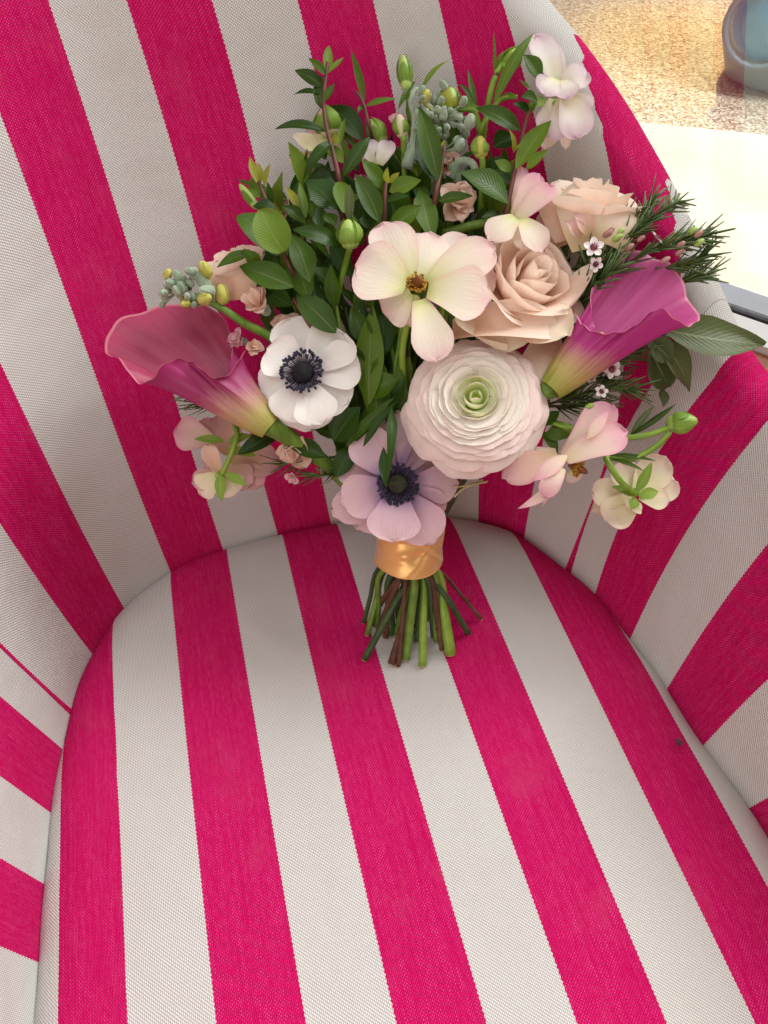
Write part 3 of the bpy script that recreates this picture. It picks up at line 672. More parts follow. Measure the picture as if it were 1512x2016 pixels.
def stamen_ring(mb, c, fx, fy, fz, r0, r1, n, hr, rise, seed):
    r_ = random.Random(seed)
    for i in range(n):
        an = 2 * math.pi * (i + r_.uniform(-.3, .3)) / n; q = r_.uniform(0, 1); rr = r0 + (r1 - r0) * q
        d = fx * math.cos(an) + fy * math.sin(an); h = c + d * rr + fz * (rise * (.6 + .5 * r_.random()))
        mb.tube([c + d * r0 * .6, h], .00022, .00022, 3, False); mb.blob(h, d + fz * r_.uniform(-.4, .8), hr * 2.6, hr, 5, 4)
def anemone_core(r_in, r_st, matc, n=70, dome=.8):
    def f(c, axis):
        cc = at(*c); fz = Vector(axis); fx = fz.orthogonal().normalized(); fy = fz.cross(fx); rad = pm(r_in, c[2])
        m_ = Mesh(); m_.blob(cc + fz * rad * .25, fz, rad * 2 * dome, rad, 18, 9); o = place(m_, 'seed_head', matc)
        s_ = Mesh(); stamen_ring(s_, cc + fz * .001, fx, fy, fz, pm(r_in * 1.35, c[2]), pm(r_st, c[2]), n, .0009, .0035, 11)
        so_ = place(s_, 'stamens', M_NAVY, o)
        g = Mesh(); 
        for i in range(40):
            an = 2 * math.pi * i / 40; d = fx * math.cos(an) + fy * math.sin(an)
            g.tube([cc + d * rad * .9, cc + d * rad * 1.35 + fz * .002], .00028, .0002, 3, False)
        place(g, 'filaments', M_OLIVE if matc is M_OLIVE else M_LILAC, o)
        return o
    return f
x_, y_, AXW = frame(-.05, .12, 1.0)
WC = (597, 735, .405)
radial_flower('anemone', 'white anemone with dark navy centre between the plum calla and the green leaves', WC, AXW, [
    (985,570,240,.012,dict(sc=2.52,bend=-.05,cup=.25)), (1090,605,210,.016,dict(sc=2.52,bend=-.03,cup=.2)), (1255,650,300,.008,dict(sc=2.52,bend=.0,cup=.22)),
    (1325,790,280,.006,dict(sc=2.52,bend=.02,cup=.15)), (1270,1000,250,.006,dict(sc=2.52,bend=.04,cup=.12)), (1060,1130,300,.010,dict(sc=2.52,bend=.02,cup=.1)),
    (1140,1095,230,-.002,dict(sc=2.52,bend=.08,cup=.1)), (960,1075,230,.0,dict(sc=2.52,bend=.06,cup=.12)), (855,960,260,.006,dict(sc=2.52,bend=.05,cup=.12)),
    (875,720,250,.002,dict(sc=2.52,bend=.0,cup=.22))], M_WHITE, Z1, anemone_core(22, 43, M_BLACK, 80))
x_, y_, AXL = frame(-.02, -.12, 1.0)
LC = (783, 952, .418)
radial_flower('anemone', 'pale lilac anemone with dark centre drooping over the gold ribbon', LC, AXL, [
    (395,1120,250,.014,dict(sc=2.88,bend=.0,cup=.2)), (520,1300,180,.010,dict(sc=2.88,bend=-.03)), (190,1240,270,.004,dict(sc=2.88,bend=.05,cup=.2)), (60,1440,170,.012,dict(sc=2.88,bend=.0)),
    (90,1640,270,.0,dict(sc=2.88,bend=.07,cup=.12)), (45,1710,230,.010,dict(sc=2.88,bend=.02)), (380,1860,310,-.006,dict(sc=2.88,bend=.10,cup=.1)), (620,1870,280,.004,dict(sc=2.88,bend=.05,cup=.14)),
    (655,1720,250,.012,dict(sc=2.88,bend=.0)), (755,1530,230,.010,dict(sc=2.88,bend=.02,cup=.15)), (650,1430,250,.014,dict(sc=2.88,bend=.0)), (180,1790,230,.014,dict(sc=2.88,bend=.0))], M_LILAC, Z4, anemone_core(20, 41, M_OLIVE, 95, .5))
def butterfly_core(rpx, h=1.0, matc=M_BROWN, n=60):
    def f(c, axis):
        cc = at(*c); fz = Vector(axis); fx = fz.orthogonal().normalized(); fy = fz.cross(fx); rad = pm(rpx, c[2])
        m_ = Mesh(); m_.blob(cc + fz * rad * .6, fz, rad * 1.9 * h, rad * .55, 12, 7, .4); o = place(m_, 'seed_head', matc)
        s_ = Mesh(); stamen_ring(s_, cc, fx, fy, fz, rad * .45, rad * 1.0, n, .0006, .0042, 5); place(s_, 'stamens', M_GOLD, o)
        return o
    return f
x_, y_, AXC = frame(.05, .16, 1.0)
CC_ = (820, 562, .388)
radial_flower('ranunculus', 'open cream flower with ochre centre, uppermost in the middle of the bouquet front', CC_, AXC, [
    (330,55,300,.012,dict(sc=2.88,bend=.02,cup=.12)), (175,300,400,.004,dict(sc=2.88,bend=.03,cup=.15,wbase=.3)), (330,560,320,.012,dict(sc=2.88,bend=.02,cup=.1)),
    (590,110,330,.014,dict(sc=2.88,bend=.06,cup=-.1,wbase=.3)), (800,130,230,.018,dict(sc=2.88,bend=.0,cup=.1)), (960,200,270,.006,dict(sc=2.88,bend=.06,cup=.1,wbase=.25)),
    (975,360,260,.014,dict(sc=2.88,bend=.02,cup=.1)), (935,490,330,.0,dict(sc=2.88,bend=.07,cup=.12,wbase=.3)), (640,835,245,-.004,dict(sc=2.88,bend=.06,cup=.12,wbase=.3)), (470,640,200,.012,dict(sc=2.88,bend=.0))],
    M_CREAM, Z4, butterfly_core(21))
stalk(bq, [at(800, 640, .40), at(792, 700, .415), at(797, 800, .435), BIND], .0018, .002, M_STEMB)

# ------------------------------------------------------------------ large ranunculus
def ranunculus(c, axis, Rm):
    fx, fy, fz = axis; cc = at(*c)
    r_ = random.Random(21); m_ = Mesh(); m_.blob(cc - fz * Rm * .15, fz, Rm * .5, Rm * .12, 12, 7); part = place(m_, 'ranunculus', M_BUDG, None, 'large double white ranunculus with green eye and blush outer petals')
    nl = 13
    def dome(r): return Rm * (.50 * math.sqrt(max(0.0, 1 - min(1.0, r) ** 2.3)) - .10)
    for l in range(nl):
        q = l / (nl - 1); rq = .16 + .84 * q ** .9
        npet = [3, 4, 5, 6, 7, 8, 8, 9, 9, 10, 10, 10, 9][l]
        half = 3.14 / npet * r_.uniform(1.35, 1.75)
        for k in range(npet):
            az = 2 * math.pi * (k + r_.uniform(-.22, .22)) / npet + 2.4 * l
            rj = rq * r_.uniform(.90, 1.06)
            if l < 4:                                             # cupped upright round the eye
                prof = [(Rm * rj * .3, Rm * .16), (Rm * rj * 1.25, Rm * .27), (Rm * rj * (.98 + .05 * l), dome(rj) + Rm * (.10 - .015 * l))]; tc = .0
            else:                                                 # lying like scales down the dome
                prof = [(Rm * rj * .35, dome(rj * .55) - Rm * .10), (Rm * rj * .85, dome(rj * .78) - Rm * .015), (Rm * rj, dome(rj) + Rm * (.075 - .03 * q))]; tc = .0
            pm_ = Mesh(); cup_petal(pm_, cc, fx, fy, fz, az, half, prof, sd(), .22, .008 + .012 * q, 15, 11, tc, r_.uniform(0, .06))
            place(pm_, 'petal', M_RANIN if l < 2 else (M_RAN if l < 8 else M_RANOUT), part)
    for k in range(3):                                            # torn inner petals round the eye
        pm_ = Mesh(); cup_petal(pm_, cc, fx, fy, fz, 2.1 * k + .4, 1.1, [(Rm * .01, Rm * .22), (Rm * .15, Rm * .32), (Rm * .05, Rm * .47)], sd(), .2, .05, 9, 8); place(pm_, 'petal', M_RANIN, part)
    return part
ranunculus((936, 800, .412), frame(-.10, .22, 1.0), pm(142, .412))

# ------------------------------------------------------------------ roses
def rose(c, axis, Rm, label, seed, layers, mat=M_ROSE):
    fx, fy, fz = axis; cc = at(*c); r_ = random.Random(seed)
    m_ = Mesh(); m_.blob(cc - fz * Rm * .55, fz, Rm * .5, Rm * .22, 10, 6); part = place(m_, 'rose', M_BUDG, None, label)
    for l, (rq, zq, n, half, curl) in enumerate(layers):
        for k in range(n):
            az = 2 * math.pi * (k + r_.uniform(-.15, .15)) / n + l * 1.3 + seed
            rj = Rm * rq * r_.uniform(.93, 1.06); zj = Rm * zq + Rm * r_.uniform(-.05, .05)
            prof = [(Rm * .10, -Rm * .55), (rj * 1.22, -Rm * .35), (rj * .98, zj)]
            pm_ = Mesh(); cup_petal(pm_, cc, fx, fy, fz, az, half, prof, sd(), .20, .022 + .007 * l, 15, 12, curl)
            place(pm_, 'petal', mat, part)
    return part
ROSE_L = [(.11, .40, 2, 1.6, .0), (.22, .44, 3, 1.25, .02), (.36, .43, 3, 1.2, .05), (.52, .39, 4, 1.0, .10), (.70, .30, 4, 1.0, .16), (.90, .12, 5, .9, .26)]
RC = (1048, 548, .408)
r1 = rose(RC, frame(.42, .38, 1.0), pm(104, .408), 'blush garden rose behind the cream flower, above the white ranunculus', 2, ROSE_L)
for (bx, by, tx, ty, wd, db, dt, bd, cp, m2) in [(890, 655, 1105, 655, 95, .004, -.008, .16, .35, M_ROSE), (975, 600, 1000, 690, 190, .016, -.008, .12, .25, M_ROSED), (1010, 640, 1120, 660, 110, .01, -.016, .08, .2, M_ROSED),
        (1060, 600, 1120, 610, 190, .012, -.012, .1, .3, M_ROSE), (1085, 660, 1045, 760, 80, .014, .0, .05, .2, M_ROSE), (930, 640, 905, 590, 120, .016, .0, .1, .3, M_ROSE)]:
    petal('petal', m2, r1, at(bx, by, .408 + db), at(tx, ty, .408 + dt), pm(wd, .41), -FWD + UPV * .4, bend=bd, cup=cp, ruffle=.05, seed=sd(), wbase=.5)
R2C = (1165, 410, .425)
r2 = rose(R2C, frame(.10, .92, .38), pm(84, .425), 'pale blush rose at the upper right, next to the needle foliage', 5, [(.13, .62, 2, 1.6, .0), (.28, .64, 3, 1.2, .04), (.46, .61, 3, 1.2, .10), (.66, .52, 4, 1.0, .20), (.88, .36, 4, 1.0, .32)])
for (bx, by, tx, ty, wd, db, dt, bd, cp, m2) in [(1130, 470, 1105, 345, 120, .0, .004, -.10, -.25, M_ROSE), (1165, 490, 1150, 345, 120, -.008, -.004, -.10, -.3, M_ROSED), (1190, 480, 1215, 385, 120, -.012, -.006, -.14, -.3, M_ROSED), (1180, 440, 1255, 385, 100, .0, .008, -.1, -.2, M_ROSE), (1120, 480, 1085, 400, 90, .006, .01, -.1, -.2, M_ROSE)]:
    petal('petal', m2, r2, at(bx, by, .418 + db), at(tx, ty, .418 + dt), pm(wd, .42), -FWD + UPV * .2, bend=bd * -1, cup=cp, ruffle=.05, seed=sd(), wbase=.6, curl=-.15)
for bx, by, tx, ty, wd in [(1145, 470, 1112, 435, 30), (1160, 465, 1130, 420, 34)]:
    petal('sepal', M_DUSK, r2, at(bx, by, .405), at(tx, ty, .403), pm(wd, .405), -FWD, bend=.3, cup=.3, seed=sd(), shape='leaf')
R3C = (468, 525, .425)
r3 = rose(R3C, frame(-.25, .75, .6), pm(62, .425), 'small blush rose half hidden behind leaves at the left edge', 8, [(.14, .6, 3, 1.2, .0), (.34, .58, 3, 1.1, .04), (.6, .5, 4, .95, .12), (.9, .38, 5, .9, .2)])
for (bx, by, tx, ty, wd) in [(455, 590, 430, 515, 75), (475, 590, 470, 490, 80)]:
    petal('petal', M_ROSE, r3, at(bx, by, .415), at(tx, ty, .413), pm(wd, .415), -FWD + UPV * .2, bend=.12, cup=-.3, seed=sd(), wbase=.6)
stalk(bq, [cc_ for cc_ in (at(1048, 600, .43), at(960, 800, .455), BIND)], .0025, .0025, M_STEMG)

# ------------------------------------------------------------------ calla lilies
def calla(label, rim, base, brad, baxis, mat, d0, stalkpts, bulge=.0):
    rimp = smooth_path([at(x, y, d0 + dz) for x, y, dz in rim], 6); n = len(rimp)
    for i_, p_ in enumerate(rimp):
        p_ += UPV * (.0010 * math.sin(i_ * .31) + .0006 * math.sin(i_ * .83 + 1)) - FWD * (.0014 * math.sin(i_ * .27 + 2) + .0007 * math.sin(i_ * .71))
    bc = at(*base); az = Vector(baxis).normalized()
    cen = sum(rimp, Vector()) / n
    ax = (cen - bc).normalized()
    ref = (rimp[0] - bc); ref = (ref - ax * ref.dot(ax)).normalized(); s2 = ax.cross(ref)
    # keep the same turning sense as the rim
    mid = rimp[n // 4] - bc
    sg = 1 if mid.dot(s2) > 0 else -1
    vs_ = []; uv = []; nv = 26
    ang = []; prev = 0
    for p in rimp:
        q = p - bc; a = math.atan2(q.dot(s2) * sg, q.dot(ref))
        while a < prev - 1.5: a += 2 * math.pi
        ang.append(a); prev = max(prev, a)
    for j in range(nv):
        v = j / (nv - 1)
        for i, p in enumerate(rimp):
            f = i / (n - 1); a = (2 * math.pi + .9) * f * .55 + ang[i] * .45
            rad = brad * (1 + .5 * f * .15)
            b0 = bc + (ref * math.cos(a) + s2 * sg * math.sin(a)) * rad
            t0 = ax * ((cen - bc).length * .95) + (b0 - bc) * 3.0
            out = (p - cen); t1 = out * .95 + ax * (cen - bc).length * .25
            h = v; pt = (2*h**3-3*h*h+1)*b0 + (h**3-2*h*h+h)*t0 + (-2*h**3+3*h*h)*p + (h**3-h*h)*t1
            vs_.append(pt); uv.append((f, v))
    m_ = Mesh(); fs = grid_faces(n, nv)
    if sg > 0: fs = [q[::-1] for q in fs]
    m_.add(vs_, fs, uv)
    part = place(m_, 'calla_lily', mat, None, label)
    lp = Mesh(); lp.tube([p for p in rimp], .00055, .00055, 6); 
    stalk(part, stalkpts, brad * .86, brad * .45, M_STEMG)
    sp = Mesh(); sp.tube(smooth_path([bc + ax * .004, bc + ax * (cen - bc).length * .62], 4), brad * .38, brad * .22, 9); place(sp, 'spadix', M_BUDY, part)
    return part
calla('plum pink calla lily opening leftward at the outer left of the bouquet',
    [(488,690,-.006),(472,710,-.014),(452,732,-.019),(425,742,-.022),(400,735,-.023),(380,715,-.022),(360,703,-.022),(335,712,-.023),(310,735,-.024),(288,749,-.024),(262,746,-.022),(243,720,-.017),(222,700,-.010),(206,692,-.004),
     (209,668,.002),(232,635,.010),(285,608,.017),(345,597,.021),(400,601,.021),(438,622,.018),(455,655,.012),(458,690,.004),(450,736,-.004)],
    (533, 842, .412), pm(25, .41), (0, 0, 1), M_CALLA_L, .412, [at(527, 836, .412), at(570, 862, .420), at(660, 930, .44), BIND])
calla('magenta calla lily opening rightward over the right arm of the chair',
    [(1128,620,-.006),(1145,640,-.010),(1160,645,-.013),(1185,655,-.016),(1210,660,-.018),(1240,648,-.019),(1265,625,-.020),(1290,612,-.020),(1315,618,-.020),(1345,632,-.018),(1365,638,-.012),(1376,632,-.004),
     (1374,615,.002),(1357,585,.008),(1345,555,.011),(1320,525,.014),(1285,502,.017),(1247,491,.018),(1222,497,.017),(1212,512,.014),(1208,535,.010),(1195,550,.005),(1170,558,.002),(1162,575,.0),(1163,610,-.003),(1172,645,-.006)],
    (1083, 768, .405), pm(24, .41), (0, 0, 1), M_CALLA_R, .405, [at(1088, 762, .405), at(1020, 800, .440), at(890, 900, .458), BIND])

# ------------------------------------------------------------------ flowers at the edges of the bouquet
def free_flower(label, c, petals, mat, zf, sc, core=None, axis=None, name='ranunculus'):
    ax = axis or -FWD
    if core is None:
        m_ = Mesh(); m_.blob(at(*c), ax, pm(16, c[2]), pm(9, c[2]), 9, 6); part = place(m_, name, M_BUDG, None, label)
    else: part = core(c, ax); part.name = name; part['label'] = label
    for p in petals:
        bx, by, tx, ty, wd, db, dt = p[:7]; kw = dict(p[7]) if len(p) > 7 else {}
        m2 = kw.pop('mat', mat); n = kw.pop('n', None) or (-FWD + UPV * .3); nm = kw.pop('name', 'petal')
        kw.setdefault('bend', .08); kw.setdefault('cup', .2); kw.setdefault('ruffle', .05); kw.setdefault('wbase', .35)
        petal(nm, m2, part, at(*zf(bx, by), c[2] + db), at(*zf(tx, ty), c[2] + dt), pm(wd / sc, c[2]), n, seed=sd(), **kw)
    return part
free_flower('white lilac-edged flower, topmost at the upper right of the bouquet', (1088, 165, .415), [
    (700,300,590,25,150,.0,.004), (715,290,850,215,170,-.002,-.004), (720,280,712,75,50,.006,.008,dict(shape='leaf')), (700,270,600,290,130,-.006,-.010), (710,250,745,325,150,-.008,-.012,dict(curl=-.2)), (690,240,640,325,120,-.01,-.014)], M_PALE, Z3, 2.52)
free_flower('pale flower with pink-tipped hanging petals under the topmost white flower', (1095, 205, .42), [
    (680,340,640,530,130,.0,.0), (720,340,690,545,110,-.004,-.004), (750,320,800,535,190,-.006,-.006), (700,360,640,590,110,.008,.008,dict(mat=M_ROSE)), (720,380,740,590,70,.01,.01,dict(mat=M_ROSE)), (770,320,860,400,120,.004,.004),
    (640,340,560,385,70,-.002,-.004,dict(mat=M_SEPAL,shape='leaf',name='sepal'))], M_PALE, Z3, 2.52)
free_flower('pink-edged flower with upright and folded petals left of the upper rose', (1020, 432, .408), [
    (490,910,520,680,95,.006,.010), (485,915,610,715,120,.004,.004), (500,940,680,770,125,-.002,-.004), (495,930,360,1045,150,-.004,-.010,dict(mat=M_CREAM)), (515,935,628,1100,140,-.004,-.010,dict(mat=M_CREAM)), (490,950,530,1090,90,.004,.002,dict(mat=M_CREAM))], M_PINK, Z3, 2.52)
free_flower('flower with pink narrow petals and brown centre beside the white ranunculus', (1128, 917, .402), [
    (375,1420,640,1130,190,.004,.006,dict(bend=.1)), (380,1430,720,1280,200,-.004,-.004,dict(bend=.1,mat=M_PINK)), (500,1320,620,1160,70,-.008,-.006,dict(shape='leaf')), (340,1420,30,1540,190,.0,.004,dict(mat=M_DUSK,bend=.1)), (330,1400,0,1480,170,.008,.010),
    (390,1410,190,1560,90,-.012,-.014,dict(shape='leaf')), (360,1480,250,1640,120,-.012,-.014,dict(bend=.15)), (340,1500,250,1700,50,-.006,-.006,dict(shape='blade')), (350,1560,110,1710,70,-.004,-.006,dict(shape='blade',bend=-.28)), (400,1500,440,1560,110,.006,.004,dict(mat=M_CREAM))],
    M_PINK, Z5, 2.842, butterfly_core(17, 1.3), (RGT * .9 - UPV * .5 - FWD * .4).normalized())
bf_ = free_flower('cream flower seen from behind with green sepals, lowest at the right of the bouquet', (1253, 968, .43), [
    (770,1630,690,1450,190,.0,.008,dict(bend=-.1)), (780,1630,940,1420,210,.0,.006,dict(bend=-.12)), (790,1630,1000,1560,190,.002,.004,dict(bend=-.12)), (790,1640,960,1660,130,.0,-.002,dict(bend=-.1)), (760,1640,530,1610,190,.0,.004,dict(bend=-.12)), (760,1650,530,1720,130,.004,.006,dict(bend=-.1)), (765,1650,610,1780,210,-.002,-.002,dict(bend=-.14)), (780,1660,720,1700,160,.0,-.004),
    (775,1620,860,1450,60,-.006,-.006,dict(mat=M_SEPAL,shape='leaf',name='sepal',bend=.1)), (770,1635,635,1585,55,-.006,-.008,dict(mat=M_SEPAL,shape='leaf',name='sepal',bend=.1)), (790,1640,900,1615,70,-.006,-.008,dict(mat=M_SEPAL,shape='leaf',name='sepal',bend=.1)), (770,1650,745,1715,60,-.006,-.008,dict(mat=M_SEPAL,shape='leaf',name='sepal',bend=.1))], M_BACKC, Z5, 2.842)
stalk(bf_, [at(*Z5(775, 1630), .424), at(*Z5(690, 1560), .415), at(*Z5(610, 1440), .412), at(*Z5(600, 1380), .42), at(*Z5(400, 1250), .44)], .0016, .0018, M_STEMB)
df_ = free_flower('dusky blush flower seen from behind, hanging lowest at the left', (432, 938, .435), [
    (640,1340,500,1390,120,.0,.0,dict(bend=-.1)), (630,1330,570,1200,90,.0,-.004,dict(mat=M_PEACH)), (640,1350,535,1440,150,.0,.0,dict(mat=M_BACKC)), (650,1350,720,1440,150,-.002,-.002,dict(mat=M_BACKC)), (660,1330,800,1390,150,.004,.004), (690,1260,930,1300,190,.012,.010), (700,1240,620,1060,210,.012,.01), (600,1180,410,1140,180,.006,.0,dict(mat=M_PINK)), (620,1170,520,1100,150,.01,.01), (700,1300,850,1400,150,.008,.008), (640,1300,560,1320,150,.006,.004),
    (640,1345,645,1480,55,-.006,-.008,dict(mat=M_SEPAL,shape='leaf',name='sepal',bend=.1)), (660,1340,775,1400,50,-.006,-.006,dict(mat=M_SEPAL,shape='leaf',name='sepal')), (660,1180,510,1170,45,-.006,-.006,dict(mat=M_SEPAL,shape='leaf',name='sepal')), (670,1190,800,1150,50,-.004,-.004,dict(mat=M_SEPAL,shape='leaf',name='sepal')), (680,1220,820,1255,50,-.004,-.004,dict(mat=M_SEPAL,shape='leaf',name='sepal'))], M_DUSK, Z1, 2.52)
stalk(df_, [at(*Z1(645, 1350), .43), at(*Z1(690, 1250), .425), at(*Z1(722, 1150), .425), at(*Z1(725, 1060), .432), at(*Z1(900, 1000), .445)], .0015, .0017, M_STEMB)
free_flower('two rounded pale pink petals standing among the myrtle leaves', (745, 305, .425), [(940,800,880,660,125,.0,.0,dict(n=-FWD)), (960,800,1020,660,115,-.002,-.002,dict(n=-FWD)), (900,760,780,740,80,.006,.006)], M_PALE, Z2, 3.024)
free_flower('cream flower with folded petals behind the tall myrtle sprig', (640, 275, .432), [
    (640,640,530,590,150,.004,.004,dict(mat=M_DUSK)), (640,640,530,720,150,-.002,-.004), (600,720,435,620,110,-.004,-.006,dict(shape='leaf')), (560,740,430,790,80,-.004,-.006,dict(mat=M_PEACH)), (660,640,750,740,110,.004,.004,dict(mat=M_PINK)), (640,600,700,540,120,.0,.0), (600,800,520,880,110,.006,.004,dict(mat=M_PEACH))], M_BACKC, Z2, 3.024)

def florets(label, c, Rm_px, axis, seed, mat=M_PEACH, n=12):
    r_ = random.Random(seed); cc = at(*c); fx, fy, fz = axis; Rm = pm(Rm_px, c[2])
    m_ = Mesh(); m_.blob(cc - fz * Rm * .5, fz, Rm * .8, Rm * .3, 8, 5); part = place(m_, 'stock_floret', M_SAGE, None, label)
    for k in range(n):
        az = r_.uniform(0, 6.28); el = (k / n) ** .7; d = (fx * math.cos(az) + fy * math.sin(az)) * (.25 + .75 * el) + fz * (1.0 - .8 * el)
        tip = cc + d.normalized() * Rm * r_.uniform(.8, 1.05); base = cc - fz * Rm * .2
        petal('petal', mat, part, base, tip, Rm * r_.uniform(.7, 1.0), fz + d * -.4, bend=.18, cup=.35, ruffle=.10, seed=sd(), nu=7, nv=9, wbase=.3)
    return part
AXF = frame(0, .2, 1)
for i, (x, y, r, d, a, m2, lab) in enumerate([
    (512, 600, 38, .415, (-.4, .3, 1), M_PEACH, 'peach stock floret under the left rose with curled petals'), (472, 668, 26, .42, (-.6, .2, 1), M_PINK, 'small pink stock bud resting in the mouth of the plum calla'), (500, 684, 24, .418, (.2, .1, 1), M_PEACH, 'small peach floret right behind the plum calla flap'),
    (585, 886, 46, .43, (0, -.3, 1), M_PEACH, 'peach floret hanging below the white anemone'), (565, 650, 38, .43, (-.2, .4, 1), M_PEACH, 'peach floret peeping out above the white anemone'), (898, 405, 46, .425, (.2, .1, 1), M_PEACH, 'peach florets cluster in the middle behind the cream flower'),
    (880, 330, 32, .43, (0, .2, 1), M_PEACH, 'peach floret under the grey-green bud cluster'), (722, 640, 36, .445, (-.3, 0, 1), M_DUSK, 'shaded pink floret deep between the two anemones'), (715, 385, 40, .45, (0, .2, 1), M_PINK, 'pink floret deep behind the central myrtle leaves'),
    (800, 450, 28, .43, (0, .3, 1), M_ROSE, 'blush floret touching the top of the cream flower'), (560, 420, 34, .445, (-.4, .3, 1), M_ROSE, 'blush floret behind the two big oval leaves'), (785, 245, 24, .425, (-.2, .5, .8), M_PINK, 'pink bud opening left of the downy bud cluster'),
    (575, 940, 16, .43, (0, -.4, 1), M_PINK, 'tiny pink floret under the hanging peach floret'), (1100, 490, 34, .44, (.4, .2, 1), M_ROSE, 'blush petals in shade between the two larger roses')]):
    florets(lab, (x, y, d), r, frame(*a), 40 + i, m2, 12 if r > 30 else 9)

# ------------------------------------------------------------------ buds
def bud(label, c, axis, ln, rad, mat, stalkpts=None, sep=4, sepmat=None, name='flower_bud'):
    m_ = Mesh(); cc = at(*c); az = Vector(axis).normalized(); L_ = pm(ln, c[2]); r = pm(rad, c[2])
    m_.blob(cc, az, L_, r, 12, 9, .45); o = place(m_, name, mat, None, label)
    a = az.orthogonal().normalized(); b = az.cross(a)
    for k in range(sep):
        an = 6.283 * (k + .3) / sep; d = a * math.cos(an) + b * math.sin(an)
        base = cc - az * L_ * .48 + d * r * .15; tip = cc + az * L_ * (.42 + .16 * (k % 2)) + d * r * .30
        petal('sepal', sepmat or M_SEPAL, o, base, tip, r * 1.5, d, bend=.36 * r / L_ * 2.6, cup=-.35, seed=sd(), nu=5, nv=8, shape='leaf', ruffle=.04)
    if stalkpts: stalk(o, stalkpts, .0016, .0017, M_STEMB)
    return o
def V2(right, up, toward): return RGT * right + UPV * up - FWD * toward
bud('round green bud touching the left petal of the cream flower', (688, 463, .398), V2(-.1, .9, .4), 54, 23, M_BUDG, [at(690, 485, .40), at(680, 520, .42), at(650, 640, .44)])
bud('pointed green bud standing at the top centre of the bouquet', (797, 146, .42), V2(-.12, 1, .1), 66, 14, M_BUDG, [at(802, 178, .42), at(806, 215, .425), at(812, 300, .44)])
bud('green bud on a long stalk at the far right', (1340, 832, .41), V2(.9, .1, .3), 56, 21, M_BUDG, [at(1325, 838, .41), at(1280, 855, .412), at(1215, 862, .42), at(1100, 850, .44)])
stalk(bq, [at(1318, 852, .41), at(1290, 880, .412), at(1240, 905, .415), at(1195, 900, .42)], .0016, .0017, M_STEMB)
bud('green bud beside the topmost white flower', (1006, 119, .42), V2(.5, .6, .3), 46, 17, M_BUDG, [at(990, 125, .42), at(975, 150, .42), at(962, 200, .425), at(950, 280, .44)])
bud('half-open green bud left of the pale pink petals', (742, 262, .43), V2(-.5, .8, .2), 52, 18, M_BUDG, [at(755, 282, .43), at(790, 330, .44)])
bud('pale green bud with curled sepals behind the tall myrtle stem', (646, 243, .43), V2(-.2, .9, .2), 58, 26, M_BACKC, None, 5)
bud('lime rosette bud above the downy cluster', (884, 200, .425), V2(.1, .7, .6), 46, 24, M_BUDG, [at(895, 215, .425), at(935, 222, .428), at(950, 300, .44)], 6, M_LIME)
bud('yellow ranunculus bud below the long leaf', (946, 291, .415), V2(-.1, .9, .3), 40, 17, M_BUDY, [at(948, 308, .415), at(950, 335, .42), at(945, 420, .44)], 3)
bud('lime folded bud at the left rim of the bouquet', (490, 388, .43), V2(-.6, .8, .1), 56, 10, M_BUDG, [at(503, 400, .43), at(530, 440, .44)], 2)
bud('cream striped bud left of the downy cluster', (790, 250, .42), V2(-.2, .9, .4), 42, 15, M_BACKC, [at(795, 268, .42), at(795, 320, .43), at(800, 400, .44)], 3)
bud('small green bud left of the long upright leaf', (928, 195, .425), V2(.2, .9, .2), 34, 10, M_BUDG, [at(932, 208, .425), at(945, 260, .43)], 3)
def bud_cluster(label, pts, main, seed, d):
    o = stalk(bq, [at(x, y, d + dz) for x, y, dz in main], .0016, .003, M_BRIGHT and M_STEMG, 'downy_bud_spike'); o['label'] = label
    r_ = random.Random(seed)
    for (x, y, r, yel) in pts:
        m_ = Mesh(); c = at(x, y, d + r_.uniform(-.012, .002)); az = V2(r_.uniform(-.7, .7), r_.uniform(-.2, .9), r_.uniform(.2, 1)).normalized(); rr = pm(r, d)
        m_.blob(c, az, rr * 2.5, rr, 8, 7, .35)
        mm = at(*min(main, key=lambda q: (q[0] - x) ** 2 + (q[1] - y) ** 2)[:2], d); m_.tube([mm, c - az * rr * .9], rr * .22, rr * .3, 5, False)
        for k in range(3):
            an = 2.1 * k + x; a = az.orthogonal().normalized(); b = az.cross(a); dd = a * math.cos(an) + b * math.sin(an)
            petal_geo(m_, c - az * rr * 1.1, c + az * rr * 1.25 + dd * rr * .55, rr * 1.1, dd, .28, -.3, 0, .05, 'leaf', sd(), 3, 5)
        place(m_, 'bud', M_BUDY if yel else M_SAGE, o)
rc = random.Random(77)
pl = [(rc.gauss(352, 18), rc.gauss(572, 17), rc.uniform(7, 10), False) for _ in range(24)] + [(405, 530, 13, True), (400, 552, 15, False), (408, 572, 13, False), (378, 592, 11, True), (403, 588, 14, True), (437, 580, 16, True), (365, 598, 10, True), (330, 540, 9, True), (375, 535, 9, False), (385, 545, 8, False)]
bud_cluster('downy grey-green stock bud spike with yellow buds above the plum calla', pl, [(350, 575, -.004), (420, 598, 0), (480, 636, .006), (560, 690, .02), (700, 880, .04)], 4, .408)
pr = [(rc.gauss(862, 26), rc.gauss(225, 22), rc.uniform(6, 9), False) for _ in range(34)] + [(862, 258, 7, False), (845, 250, 6, False), (880, 250, 7, False), (892, 245, 6, False), (850, 268, 6, False), (875, 270, 6, False), (925, 240, 12, False), (917, 262, 9, False), (905, 285, 10, False), (880, 190, 8, True), (838, 190, 10, True), (890, 330, 10, False), (900, 350, 9, False), (830, 178, 8, False)]
bud_cluster('downy silver-green stock bud spike at the top centre of the bouquet', pr, [(865, 235, -.004), (868, 300, .005), (860, 400, .02)], 6, .425)
